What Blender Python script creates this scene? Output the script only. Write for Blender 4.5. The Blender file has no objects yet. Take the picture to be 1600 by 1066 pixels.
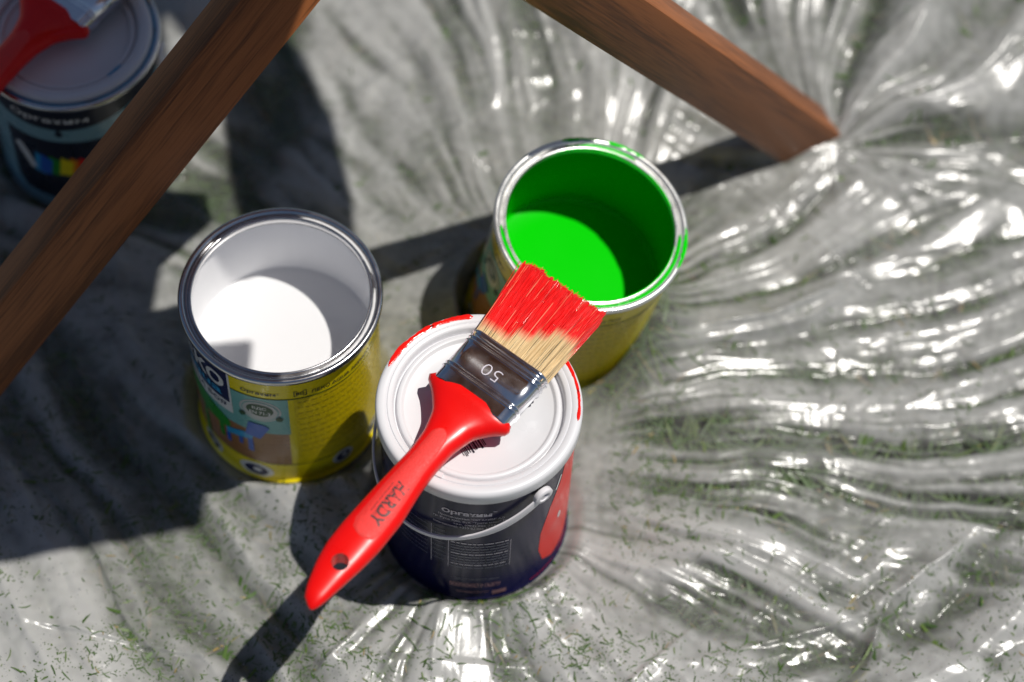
import bpy, bmesh, math, random
import numpy as np
from mathutils import Vector, Matrix

R = math.radians
scene = bpy.context.scene
COL = scene.collection

# ------------------------------------------------------------------ camera, sky, sun, exposure
cam_data = bpy.data.cameras.new('camera')
cam = bpy.data.objects.new('camera', cam_data)
COL.objects.link(cam)
cam_right = Vector((0.99804, 0.05441, 0.03087))
cam_up = Vector((-0.06255, 0.86806, 0.49250))
cam_back = -Vector((0.0, 0.49346, -0.86977))
mw = Matrix((cam_right, cam_up, cam_back)).transposed().to_4x4()
mw.translation = (0.0, 0.0, 1.3287)
cam.matrix_world = mw
cam_data.lens = 85.0
cam_data.sensor_width = 36.0
cam_data.clip_start = 0.05
cam_data.clip_end = 500.0
cam_data.dof.use_dof = True
cam_data.dof.focus_distance = 1.352
cam_data.dof.aperture_fstop = 3.0
scene.camera = cam

SUN = Vector((0.395, 0.065, 1.0)).normalized()          # towards the sun
world = bpy.data.worlds.new('World')
scene.world = world
world.use_nodes = True
wn = world.node_tree
bg = wn.nodes['Background']
sky = wn.nodes.new('ShaderNodeTexSky')
sky.sky_type = 'NISHITA'
sky.sun_disc = False
sky.sun_elevation = math.asin(SUN.z)
sky.sun_rotation = math.atan2(SUN.x, SUN.y)
sky.air_density = 1.0
sky.dust_density = 1.0
wn.links.new(sky.outputs[0], bg.inputs['Color'])
bg.inputs['Strength'].default_value = 0.052

sun_data = bpy.data.lights.new('sun', 'SUN')
sun_data.energy = 4.8
sun_data.angle = R(0.53)
sun_data.color = (1.0, 0.96, 0.90)
sun = bpy.data.objects.new('sun', sun_data)
COL.objects.link(sun)
sun.rotation_euler = SUN.to_track_quat('Z', 'Y').to_euler()

scene.view_settings.view_transform = 'Standard'
scene.view_settings.look = 'None'
scene.view_settings.exposure = -0.24
scene.view_settings.gamma = 1.0
scene.render.engine = 'CYCLES'
scene.cycles.transparent_max_bounces = 6
scene.cycles.max_bounces = 8
scene.cycles.diffuse_bounces = 6
scene.cycles.caustics_reflective = False
scene.cycles.caustics_refractive = False
scene.cycles.use_denoising = True

rng = np.random.default_rng(11)
random.seed(5)

# ------------------------------------------------------------------ helpers
def link(name, mesh, parent=None, loc=None):
    o = bpy.data.objects.new(name, mesh)
    COL.objects.link(o)
    if parent is not None:
        o.parent = parent
    if loc is not None:
        o.location = loc
    return o


def tag(o, label=None, cat=None, group=None, kind=None):
    if label: o['label'] = label
    if cat: o['category'] = cat
    if group: o['group'] = group
    if kind: o['kind'] = kind
    return o


def empty(name, loc=(0, 0, 0), rz=0.0):
    o = bpy.data.objects.new(name, None)
    COL.objects.link(o)
    o.location = loc
    o.rotation_euler = (0, 0, rz)
    o.empty_display_size = 0.02
    return o


def make_mesh(name, verts, faces, mats, face_mats=None, smooth=True, sharp=40):
    me = bpy.data.meshes.new(name)
    me.from_pydata([tuple(v) for v in verts], [], [tuple(f) for f in faces])
    for m in (mats if isinstance(mats, (list, tuple)) else [mats]):
        me.materials.append(m)
    if face_mats is not None:
        me.polygons.foreach_set('material_index', face_mats)
    if smooth:
        me.polygons.foreach_set('use_smooth', [True] * len(me.polygons))
        me.set_sharp_from_angle(angle=R(sharp))
    me.update()
    return me


def lathe(profile, n=112, a0=0.0, a1=360.0):
    full = abs(a1 - a0) >= 359.9
    verts, faces = [], []
    cols = n if full else n + 1
    m = len(profile)
    for i in range(cols):
        a = R(a0 + (a1 - a0) * i / n)
        c, s = math.cos(a), math.sin(a)
        for r, z in profile:
            verts.append((r * c, r * s, z))
    for i in range(n):
        j = (i + 1) % cols
        for k in range(m - 1):
            a, b, c2, d2 = i * m + k, j * m + k, j * m + k + 1, i * m + k + 1
            faces.append((a, b, c2, d2))
    return verts, faces


def node_mat(name):
    m = bpy.data.materials.new(name)
    m.use_nodes = True
    nt = m.node_tree
    return m, nt, nt.nodes['Principled BSDF']


def plain(name, col, rough=0.5, metal=0.0, coat=0.0, vary=0.06, scale=60.0, bump=0.0, bump_scale=300.0, spec=0.5, stretch=None):
    m, nt, p = node_mat(name)
    L = nt.links.new
    tc = nt.nodes.new('ShaderNodeTexCoord')
    vec = tc.outputs['Object']
    if stretch:
        mp = nt.nodes.new('ShaderNodeMapping')
        mp.inputs['Scale'].default_value = stretch
        L(vec, mp.inputs['Vector'])
        vec = mp.outputs['Vector']
    nz = nt.nodes.new('ShaderNodeTexNoise')
    nz.inputs['Scale'].default_value = scale
    nz.inputs['Detail'].default_value = 5
    L(vec, nz.inputs['Vector'])
    mx = nt.nodes.new('ShaderNodeMix')
    mx.data_type = 'RGBA'
    mx.inputs[6].default_value = tuple(max(0, c * (1 - vary)) for c in col) + (1,)
    mx.inputs[7].default_value = tuple(min(1, c * (1 + vary)) for c in col) + (1,)
    L(nz.outputs['Fac'], mx.inputs[0])
    L(mx.outputs[2], p.inputs['Base Color'])
    mr = nt.nodes.new('ShaderNodeMapRange')
    mr.inputs['From Min'].default_value = 0.3
    mr.inputs['From Max'].default_value = 0.7
    mr.inputs['To Min'].default_value = max(0.02, rough * 0.8)
    mr.inputs['To Max'].default_value = min(1, rough * 1.25)
    L(nz.outputs['Fac'], mr.inputs['Value'])
    L(mr.outputs['Result'], p.inputs['Roughness'])
    p.inputs['Metallic'].default_value = metal
    p.inputs['Coat Weight'].default_value = coat
    p.inputs['Coat Roughness'].default_value = 0.06
    p.inputs['Specular IOR Level'].default_value = spec
    if bump:
        n2 = nt.nodes.new('ShaderNodeTexNoise')
        n2.inputs['Scale'].default_value = bump_scale
        n2.inputs['Detail'].default_value = 3
        L(vec, n2.inputs['Vector'])
        b = nt.nodes.new('ShaderNodeBump')
        b.inputs['Strength'].default_value = bump
        b.inputs['Distance'].default_value = 0.0005
        L(n2.outputs['Fac'], b.inputs['Height'])
        L(b.outputs['Normal'], p.inputs['Normal'])
    return m


# ------------------------------------------------------------------ numpy noise
def _hash(ix, iy, seed):
    h = (ix.astype(np.int64) * 374761393 + iy.astype(np.int64) * 668265263 + seed * 974634777) & 0xFFFFFFFF
    h = ((h ^ (h >> 13)) * 1274126177) & 0xFFFFFFFF
    h = (h ^ (h >> 16)) & 0xFFFF
    return h * (2 * np.pi / 65536.0)


def pn(x, y, seed=0):
    ix, iy = np.floor(x), np.floor(y)
    fx, fy = x - ix, y - iy
    u = fx * fx * fx * (fx * (fx * 6 - 15) + 10)
    v = fy * fy * fy * (fy * (fy * 6 - 15) + 10)

    def g(dx, dy):
        a = _hash(ix + dx, iy + dy, seed)
        return np.cos(a) * (fx - dx) + np.sin(a) * (fy - dy)
    n0 = g(0, 0) * (1 - u) + g(1, 0) * u
    n1 = g(0, 1) * (1 - u) + g(1, 1) * u
    return (n0 * (1 - v) + n1 * v) * 1.5


def sstep(a, b, x):
    t = np.clip((x - a) / (b - a), 0, 1)
    return t * t * (3 - 2 * t)


def ridged(n):
    return 1 - np.minimum(np.abs(n) * 1.8, 1)


# ------------------------------------------------------------------ layout (metres, ground about z = 0)
WHITE = (-0.1343, 0.7010)
GREEN_TOP = Vector((0.0428, 0.7717, 0.1161))
GREEN_N = Vector((0.1353, -0.0639, 1.0)).normalized()
RED = (-0.0160, 0.6311)
BLUE = (-0.2860, 0.8852)
CAN_R, CAN_H = 0.0589, 0.1318
RED_H = 0.1450
BLUE_H = 0.1190
GREEN_BASE = GREEN_TOP - GREEN_N * CAN_H

# folds of the plastic sheet: ridge line, height, half width
FOLDS = [
    ([(0.109, 0.749), (0.154, 0.769), (0.216, 0.809)], 0.0110, 0.0070),
    ([(0.118, 0.743), (0.182, 0.773), (0.222, 0.804)], 0.0060, 0.0050),
    ([(0.208, 0.538), (0.222, 0.570), (0.237, 0.595), (0.255, 0.607), (0.279, 0.628)], 0.0090, 0.0050),
    ([(0.236, 0.550), (0.266, 0.575), (0.300, 0.587)], 0.0070, 0.0080),
    ([(0.292, 0.570), (0.316, 0.601)], 0.0100, 0.0140),
    ([(0.255, 0.607), (0.291, 0.637), (0.319, 0.648)], 0.0080, 0.0140),
    ([(-0.338, 0.690), (-0.309, 0.661), (-0.255, 0.608), (-0.231, 0.576), (-0.177, 0.512)], 0.0045, 0.0035),
    ([(-0.229, 0.593), (-0.182, 0.555), (-0.162, 0.513)], 0.0025, 0.0030),
    ([(-0.173, 0.601), (-0.140, 0.625), (-0.122, 0.639)], 0.0070, 0.0120),
    ([(-0.187, 0.626), (-0.154, 0.639), (-0.119, 0.648)], 0.0120, 0.0160),
    ([(0.066, 0.728), (0.182, 0.773), (0.327, 0.807)], 0.0070, 0.0140),
    ([(0.066, 0.709), (0.182, 0.745), (0.325, 0.772)], 0.0080, 0.0100),
    ([(0.067, 0.698), (0.182, 0.725), (0.324, 0.746)], 0.0060, 0.0090),
    ([(0.067, 0.683), (0.182, 0.702), (0.323, 0.728)], 0.0080, 0.0100),
    ([(0.072, 0.668), (0.182, 0.677), (0.321, 0.701)], 0.0070, 0.0100),
    ([(0.076, 0.657), (0.162, 0.659), (0.241, 0.651), (0.319, 0.656)], 0.0080, 0.0110),
    ([(0.069, 0.639), (0.124, 0.609), (0.181, 0.559)], 0.0070, 0.0100),
    ([(0.061, 0.626), (0.094, 0.573), (0.117, 0.532)], 0.0060, 0.0080),
    ([(0.084, 0.640), (0.155, 0.628), (0.213, 0.606)], 0.0060, 0.0100),
    ([(0.119, 0.891), (0.170, 0.914), (0.217, 0.931), (0.260, 0.942), (0.333, 0.935)], 0.0200, 0.0220),
    ([(0.213, 0.938), (0.258, 0.995), (0.277, 1.045)], 0.0140, 0.0120),
    ([(0.217, 0.939), (0.283, 0.970), (0.336, 0.996)], 0.0130, 0.0160),
    ([(0.200, 0.945), (0.179, 0.994), (0.170, 1.037)], 0.0120, 0.0140),
    ([(0.140, 0.954), (0.122, 1.001), (0.113, 1.033)], 0.0090, 0.0120),
    ([(0.175, 0.956), (0.148, 1.008), (0.139, 1.057)], 0.0080, 0.0100),
    ([(0.076, 0.923), (0.058, 0.958), (0.044, 0.994)], 0.0090, 0.0090),
    ([(0.051, 0.918), (0.032, 0.956), (0.018, 0.992)], 0.0080, 0.0080),
    ([(0.025, 0.911), (0.011, 0.949), (0.001, 0.980)], 0.0080, 0.0080),
    ([(-0.007, 0.891), (-0.022, 0.921), (-0.024, 0.952)], 0.0070, 0.0080),
    ([(-0.030, 0.874), (-0.046, 0.924)], 0.0060, 0.0080),
    ([(-0.051, 0.848), (-0.083, 0.880)], 0.0060, 0.0090),
    ([(0.085, 0.908), (0.110, 0.926), (0.132, 0.943)], 0.0090, 0.0120),
    ([(-0.028, 0.573), (-0.029, 0.522)], 0.0040, 0.0040),
    ([(0.002, 0.571), (0.012, 0.525)], 0.0040, 0.0050),
    ([(-0.050, 0.557), (-0.066, 0.520)], 0.0040, 0.0050),
    ([(-0.080, 0.553), (-0.107, 0.517)], 0.0040, 0.0040),
    ([(-0.076, 0.792), (-0.045, 0.814)], 0.0080, 0.0120),
    ([(0.162, 0.819), (0.245, 0.835), (0.328, 0.827)], 0.0090, 0.0250),
    ([(0.141, 0.862), (0.225, 0.883), (0.330, 0.876)], 0.0080, 0.0200),
]


def _val(ix, iy, seed):
    return _hash(ix, iy, seed) / np.pi - 1.0


def facets(x, y, seed):
    """Piecewise flat noise on a jittered triangle grid: flat facets meeting in sharp creases."""
    x = x + 0.42 * pn(x * 0.55, y * 0.55, seed + 301)
    y = y + 0.42 * pn(x * 0.55 + 9, y * 0.55, seed + 302)
    sk = (x + y) * 0.36602540378
    i, j = np.floor(x + sk), np.floor(y + sk)
    fx, fy = x + sk - i, y + sk - j
    up = fx > fy
    va, vc = _val(i, j, seed), _val(i + 1, j + 1, seed)
    vb = np.where(up, _val(i + 1, j, seed), _val(i, j + 1, seed))
    big, small = np.maximum(fx, fy), np.minimum(fx, fy)
    return va * (1 - big) + vb * (big - small) + vc * small


def polar(wx, wy, ax, ay):
    dx, dy = wx - ax, wy - ay
    return np.arctan2(dy, dx), np.hypot(dx, dy)


def sheet_height(X, Y):
    """Height of the plastic film and how far its folds stand off the grass."""
    wx = X + 0.012 * pn(X * 10, Y * 10, 1) + 0.0014 * pn(X * 42, Y * 42, 2)
    wy = Y + 0.012 * pn(X * 10, Y * 10, 3) + 0.0014 * pn(X * 42, Y * 42, 4)
    low = 0.008 * pn(X * 5.2, Y * 5.2, 5) + 0.004 * pn(X * 11, Y * 11, 6)
    yy = Y - 0.885 - 0.02 * pn(X * 6, 0 * X, 7)
    low = low + 0.115 * (yy + np.sqrt(yy * yy + 0.0006)) * sstep(-0.14, -0.02, X) * (1 - sstep(1.05, 1.3, Y))   # film sloped up at the back, shape added to catch sun glints
    fold = np.zeros_like(X)
    for k, (pts, h, w) in enumerate(FOLDS):
        best = np.full_like(X, 9.0)
        total = sum(math.dist(pts[i], pts[i + 1]) for i in range(len(pts) - 1))
        acc = 0.0
        tt = np.zeros_like(X)
        sgn = np.zeros_like(X)
        for i in range(len(pts) - 1):
            (x0, y0), (x1, y1) = pts[i], pts[i + 1]
            l = math.dist(pts[i], pts[i + 1])
            t = np.clip(((wx - x0) * (x1 - x0) + (wy - y0) * (y1 - y0)) / (l * l), 0, 1)
            ex, ey = wx - (x0 + t * (x1 - x0)), wy - (y0 + t * (y1 - y0))
            dd = np.hypot(ex, ey)
            m = dd < best
            best = np.where(m, dd, best)
            tt = np.where(m, (acc + t * l) / total, tt)
            sgn = np.where(m, np.sign(ex * (y1 - y0) - ey * (x1 - x0)), sgn)
            acc += l
        ww = w * np.where(sgn > 0, 0.65, 1.35)             # one steep flank, one gentle
        prof = np.exp(-np.sqrt((best / ww) ** 2 + 0.03) * 1.25)
        end = sstep(-0.02, 0.25, tt) * (1 - 0.75 * sstep(0.75, 1.02, tt))
        fold += h * prof * end * (1.0 if w < 0.0075 else 0.26 if w < 0.018 else 0.65)
    # regions of long folds that spread from the cans, the leg and the corners
    rgt = sstep(0.045, 0.11, X) * sstep(0.55, 0.62, Y + 0.15 * (X - 0.1)) * (1 - sstep(0.84, 0.92, Y))
    top = sstep(0.86, 0.93, Y) * sstep(0.08, 0.13, X)
    mid = sstep(0.82, 0.87, Y) * (1 - sstep(0.08, 0.13, X)) * sstep(-0.13, -0.04, X)
    lft = sstep(0.74, 0.80, Y) * (1 - sstep(-0.13, -0.04, X))
    frt = (1 - sstep(0.60, 0.66, Y)) * sstep(-0.13, -0.06, X) * (1 - sstep(0.12, 0.2, X))
    fl = (1 - sstep(0.72, 0.78, Y)) * (1 - sstep(-0.13, -0.06, X))
    cor = (1 - sstep(0.60, 0.66, Y - 0.2 * (X - 0.25))) * sstep(0.12, 0.2, X)
    big = np.zeros_like(X)          # -1 valley .. 1 crest, for film contact and the fold shade painted in its colour
    fine = np.zeros_like(X)
    sec = np.zeros_like(X)
    am = 0.25 + 1.15 * sstep(-0.35, 0.45, pn(X * 7.5, Y * 9.5, 80) + 0.4 * pn(X * 21, Y * 21, 81))     # bundles of creases and smoother patches
    am2 = 0.30 + 1.1 * sstep(-0.3, 0.4, pn(X * 10 + 4, Y * 10, 82))
    th, r = polar(wx, wy, -0.04, 0.685)
    b_ = 0.72 * facets(th * 18, r * 4.6, 21) + 0.5 * facets(th * 7, r * 4.0, 20); big += rgt * b_
    c_ = am * facets(th * 43, r * 8, 22); sec += rgt * c_
    fold += rgt * (r + 0.03) * (0.0165 * b_ + 0.0048 * c_)
    fine += rgt * am2 * (r + 0.03) * 0.0012 * facets(th * 95, r * 24, 23)
    th, r = polar(wx, wy, 0.20, 0.905)
    b_ = facets(th * 3.2, r * 5.0, 24); big += top * b_
    c_ = am * facets(th * 14, r * 12, 25); sec += top * c_
    fold += top * r * (0.120 * b_ + 0.026 * c_)
    fine += top * am2 * r * 0.0036 * facets(th * 34, r * 36, 26)
    th, r = polar(wx, wy, 0.045, 0.745)
    b_ = 0.75 * facets(th * 12, r * 4.6, 27) + 0.5 * facets(th * 5, r * 4, 19); big += mid * b_
    c_ = am * facets(th * 30, r * 9, 28); sec += mid * c_
    fold += mid * r * (0.036 * b_ + 0.0095 * c_)
    fine += mid * am2 * r * 0.0018 * facets(th * 56, r * 36, 29)
    th, r = polar(wx, wy, 0.06, 0.70)
    b_ = facets(th * 8, r * 9.0, 30); big += lft * b_
    c_ = facets(th * 24, r * 26, 31); sec += lft * c_
    fold += lft * r * (0.026 * b_ + 0.0060 * c_)
    th, r = polar(wx, wy, RED[0], RED[1])
    b_ = facets(th * 4.5, r * 9, 32); big += frt * b_
    c_ = facets(th * 15, r * 16, 33); sec += frt * c_
    fold += frt * r * (0.036 * b_ + 0.014 * c_)
    th, r = polar(wx, wy, -0.62, 1.08)
    b_ = facets(th * 9, r * 5.0, 34); big += fl * b_
    c_ = facets(th * 44, r * 8, 35); sec += fl * c_
    fold += fl * r * (0.0140 * b_ + 0.0068 * c_)
    fine += fl * r * 0.0012 * facets(th * 85, r * 34, 43)
    rx_, ry_ = wx * 0.78 + wy * 0.62, -wx * 0.62 + wy * 0.78
    b_ = facets(rx_ * 11, ry_ * 24, 36); big += cor * b_
    c_ = facets(rx_ * 30, ry_ * 60, 37); sec += cor * c_
    fold += cor * (0.0095 * b_ + 0.0042 * c_)
    fine += cor * 0.0007 * facets(rx_ * 70, ry_ * 160, 38)
    # random straight creases left from the folded pack and from handling
    rc_ = np.random.default_rng(77)
    flat_w = np.clip(1.0 - 0.6 * rgt, 0.3, 1)
    for _ in range(64):
        px_, py_ = rc_.uniform(-0.36, 0.36), rc_.uniform(0.48, 1.08)
        an_ = rc_.choice((rc_.uniform(0, np.pi), rc_.normal(2.2, 0.35), rc_.normal(0.25, 0.3)))
        ln_, hh_, wd_ = rc_.uniform(0.03, 0.14), rc_.uniform(0.0005, 0.0024), rc_.uniform(0.0012, 0.0042)
        ux = (X - px_) * math.cos(an_) + (Y - py_) * math.sin(an_)
        uy = -(X - px_) * math.sin(an_) + (Y - py_) * math.cos(an_) + 0.004 * np.sin(ux * rc_.uniform(10, 40))
        m_ = np.maximum(0, 1 - np.abs(uy) / np.where(uy > 0, wd_, wd_ * 2.5)) * np.clip(1.2 - (ux / ln_) ** 2 * 1.2, 0, 1)
        fold += flat_w * hh_ * m_
    # everywhere: small irregular facets
    cm = 0.35 + 0.65 * sstep(-0.25, 0.35, pn(X * 9, Y * 9, 40))
    fold += cm * 0.0008 * facets(wx * 62, wy * 62, 41) + fine + cm * 0.0003 * facets(X * 150, Y * 150, 42)
    h = low + fold * 0.92 + 0.004
    fold = 0.62 * big + 0.72 * sec
    # lips of film pushed up against the cans
    def lip(c, rad, ang, width, amp, fall):
        dx, dy = X - c[0], Y - c[1]
        r = np.hypot(dx, dy)
        dth = np.angle(np.exp(1j * (np.arctan2(dy, dx) - R(ang))))
        return amp * np.exp(-(dth / R(width)) ** 2) * np.exp(-np.maximum(r - rad, 0) / fall)
    gb = (GREEN_BASE.x, GREEN_BASE.y)
    l = lip(gb, 0.060, -15, 32, 0.050, 0.030) + lip(gb, 0.060, 190, 40, 0.014, 0.02)
    l += lip(RED, 0.056, -55, 30, 0.014, 0.02) + lip(RED, 0.056, -100, 25, 0.006, 0.015)
    l += lip(WHITE, 0.058, -78, 22, 0.014, 0.02) + lip(WHITE, 0.058, 170, 40, 0.006, 0.02)
    h = h + l
    # pressed flat beneath the cans
    for (cx, cy), rad, zz in ((WHITE, 0.0560, 0.0), (RED, 0.0560, 0.0), (BLUE, 0.0560, 0.0)):
        r = np.hypot(X - cx, Y - cy)
        t = 1 - sstep(rad * 0.985, rad + 0.012, r)
        h = np.minimum(h, (zz - 0.0012) + (1 - t) * 0.09) if False else h * (1 - t) + (zz - 0.0012) * t
    r = np.hypot(X - gb[0], Y - gb[1])
    t = 1 - sstep(0.056, 0.064, r)
    zb = GREEN_BASE.z - ((X - gb[0]) * GREEN_N.x + (Y - gb[1]) * GREEN_N.y) / GREEN_N.z - 0.002
    h = h * (1 - t) + zb * t
    return h, fold


# ------------------------------------------------------------------ ground and plastic sheet
def grass_ground_material():
    m, nt, p = node_mat('lawn_soil')
    L = nt.links.new
    tc = nt.nodes.new('ShaderNodeTexCoord')
    nz = nt.nodes.new('ShaderNodeTexNoise')
    nz.inputs['Scale'].default_value = 40
    nz.inputs['Detail'].default_value = 8
    L(tc.outputs['Object'], nz.inputs['Vector'])
    cr = nt.nodes.new('ShaderNodeValToRGB')
    cr.color_ramp.elements[0].position = 0.3
    cr.color_ramp.elements[0].color = (0.018, 0.020, 0.008, 1)
    cr.color_ramp.elements[1].position = 0.7
    cr.color_ramp.elements[1].color = (0.050, 0.075, 0.018, 1)
    L(nz.outputs['Fac'], cr.inputs['Fac'])
    L(cr.outputs['Color'], p.inputs['Base Color'])
    p.inputs['Roughness'].default_value = 0.9
    return m


gs = 90.0
ground = link('ground', make_mesh('ground', [(-gs, -gs, -0.045), (gs, -gs, -0.045), (gs, gs, -0.045), (-gs, gs, -0.045)],
                                  [(0, 1, 2, 3)], grass_ground_material(), smooth=False))
tag(ground, kind='structure')


def film_material():
    m, nt, p = node_mat('plastic_film')
    L = nt.links.new
    N = nt.nodes.new
    tc = N('ShaderNodeTexCoord')
    obj = tc.outputs['Object']

    def noise(scale, detail=4, vec=obj, rough=0.5):
        n = N('ShaderNodeTexNoise')
        n.inputs['Scale'].default_value = scale
        n.inputs['Detail'].default_value = detail
        n.inputs['Roughness'].default_value = rough
        L(vec, n.inputs['Vector'])
        return n.outputs['Fac']

    def mapr(v, a, b, c, d2):
        n = N('ShaderNodeMapRange')
        n.inputs['From Min'].default_value = a
        n.inputs['From Max'].default_value = b
        n.inputs['To Min'].default_value = c
        n.inputs['To Max'].default_value = d2
        L(v, n.inputs['Value'])
        return n.outputs['Result']

    def math_(op, a, b):
        n = N('ShaderNodeMath')
        n.operation = op
        n.use_clamp = True
        for i, v in enumerate((a, b)):
            if isinstance(v, float):
                n.inputs[i].default_value = v
            else:
                L(v, n.inputs[i])
        return n.outputs[0]

    # base colour: milky, dew-misted film with fold shade painted in, dark valleys, pale crests
    def attr(nm):
        n = N('ShaderNodeAttribute'); n.attribute_name = nm
        return n.outputs['Fac']
    mist_shade = attr('mist_shade')
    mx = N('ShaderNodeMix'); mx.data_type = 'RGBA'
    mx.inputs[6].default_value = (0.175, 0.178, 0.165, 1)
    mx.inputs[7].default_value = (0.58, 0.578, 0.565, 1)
    L(mist_shade, mx.inputs[0])
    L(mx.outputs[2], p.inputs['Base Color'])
    L(mapr(mist_shade, 0.0, 1.0, 0.17, 0.27), p.inputs['Roughness'])
    p.inputs['IOR'].default_value = 1.6
    # fine wrinkles
    b2 = N('ShaderNodeBump'); b2.inputs['Strength'].default_value = 0.22; b2.inputs['Distance'].default_value = 0.0004
    L(noise(420, 2), b2.inputs['Height'])
    L(b2.outputs['Normal'], p.inputs['Normal'])
    # clear spots: wet contact with the grass below, stronger in valleys to darken the folds
    clear = math_('ADD', attr('contact'), 0.17)
    tl = N('ShaderNodeBsdfTranslucent'); tl.inputs['Color'].default_value = (0.62, 0.64, 0.62, 1)
    m1 = N('ShaderNodeMixShader'); m1.inputs[0].default_value = 0.22
    L(p.outputs[0], m1.inputs[1]); L(tl.outputs[0], m1.inputs[2])
    tr = N('ShaderNodeBsdfTransparent')
    m2 = N('ShaderNodeMixShader')
    L(clear, m2.inputs[0]); L(m1.outputs[0], m2.inputs[1]); L(tr.outputs[0], m2.inputs[2])
    out = nt.nodes['Material Output']
    L(m2.outputs[0], out.inputs['Surface'])
    return m


def spaced(a, b, step, lo, hi, n):
    core = np.arange(a, b + 1e-9, step)
    t = np.linspace(0, 1, n + 1)[1:]
    return np.concatenate([(a + (lo - a) * t ** 1.8)[::-1], core, b + (hi - b) * t ** 1.8])


xs = spaced(-0.40, 0.38, 0.00095, -1.5, 1.5, 46)
ys = spaced(0.48, 1.10, 0.00095, -0.5, 2.3, 46)
GX, GY = np.meshgrid(xs, ys)
GH, GF = sheet_height(GX, GY)
ny, nx = GX.shape
sheet_me = bpy.data.meshes.new('plastic_sheet')
co = np.stack([GX, GY, GH], -1).reshape(-1, 3).astype(np.float32)
ii = np.arange(ny * nx).reshape(ny, nx)
quads = np.stack([ii[:-1, :-1], ii[:-1, 1:], ii[1:, 1:], ii[1:, :-1]], -1).reshape(-1, 4).astype(np.int32)
sheet_me.vertices.add(len(co)); sheet_me.vertices.foreach_set('co', co.ravel())
sheet_me.loops.add(quads.size); sheet_me.loops.foreach_set('vertex_index', quads.ravel())
sheet_me.polygons.add(len(quads))
sheet_me.polygons.foreach_set('loop_start', np.arange(0, quads.size, 4, dtype=np.int32))
sheet_me.polygons.foreach_set('use_smooth', np.ones(len(quads), dtype=bool))
sheet_me.update(calc_edges=True)
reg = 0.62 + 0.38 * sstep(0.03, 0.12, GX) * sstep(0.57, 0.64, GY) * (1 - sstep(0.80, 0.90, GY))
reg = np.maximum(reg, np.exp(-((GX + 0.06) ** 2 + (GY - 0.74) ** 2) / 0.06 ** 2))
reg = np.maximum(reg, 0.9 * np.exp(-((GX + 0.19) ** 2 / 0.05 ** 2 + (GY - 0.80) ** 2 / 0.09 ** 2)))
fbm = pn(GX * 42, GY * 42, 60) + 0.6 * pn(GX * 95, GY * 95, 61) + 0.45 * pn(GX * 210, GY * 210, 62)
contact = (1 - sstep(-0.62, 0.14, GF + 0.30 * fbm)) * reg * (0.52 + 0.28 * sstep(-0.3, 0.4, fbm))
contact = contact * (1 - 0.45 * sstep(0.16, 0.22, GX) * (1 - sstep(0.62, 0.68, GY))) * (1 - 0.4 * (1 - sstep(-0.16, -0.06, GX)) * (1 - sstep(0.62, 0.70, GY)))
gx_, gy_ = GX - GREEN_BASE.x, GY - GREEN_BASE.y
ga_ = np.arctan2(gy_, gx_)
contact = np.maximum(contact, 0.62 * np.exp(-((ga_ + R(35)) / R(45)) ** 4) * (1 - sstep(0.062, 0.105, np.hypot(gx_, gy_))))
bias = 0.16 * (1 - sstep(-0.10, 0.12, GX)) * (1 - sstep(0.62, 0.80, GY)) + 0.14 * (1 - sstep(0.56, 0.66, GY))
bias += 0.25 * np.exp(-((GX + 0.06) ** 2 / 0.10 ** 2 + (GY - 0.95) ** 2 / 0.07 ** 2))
mist_shade = sstep(-0.95, 0.95, 0.9 * GF + 0.22 * pn(GX * 65, GY * 65, 64) + 0.25 * pn(GX * 170, GY * 170, 67) + bias + 0.05)  # dew mist by region plus painted fold shade, darker in the valleys
for nm, arr in (('contact', contact), ('mist_shade', mist_shade)):
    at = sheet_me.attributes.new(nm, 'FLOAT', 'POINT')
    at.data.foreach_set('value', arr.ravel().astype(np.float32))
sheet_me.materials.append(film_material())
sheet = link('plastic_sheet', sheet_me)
tag(sheet, 'crumpled clear plastic drop sheet misted with dew spread over the grass', 'sheet')


def height_at(x, y):
    fx = np.interp(x, xs, np.arange(nx)); fy = np.interp(y, ys, np.arange(ny))
    ix = np.clip(fx.astype(int), 0, nx - 2); iy = np.clip(fy.astype(int), 0, ny - 2)
    u, v = fx - ix, fy - iy
    return (GH[iy, ix] * (1 - u) + GH[iy, ix + 1] * u) * (1 - v) + (GH[iy + 1, ix] * (1 - u) + GH[iy + 1, ix + 1] * u) * v


def blade_material():
    m, nt, p = node_mat('grass_blade')
    L = nt.links.new
    at = nt.nodes.new('ShaderNodeAttribute'); at.attribute_name = 'tone'
    cr = nt.nodes.new('ShaderNodeValToRGB')
    e = cr.color_ramp.elements
    e[0].position = 0.0; e[0].color = (0.026, 0.060, 0.008, 1)
    e[1].position = 1.0; e[1].color = (0.26, 0.19, 0.07, 1)
    a = e.new(0.45); a.color = (0.048, 0.105, 0.014, 1)
    b = e.new(0.85); b.color = (0.095, 0.145, 0.028, 1)
    L(at.outputs['Fac'], cr.inputs['Fac'])
    L(cr.outputs['Color'], p.inputs['Base Color'])
    p.inputs['Roughness'].default_value = 0.55
    return m


BLADE = blade_material()


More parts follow.
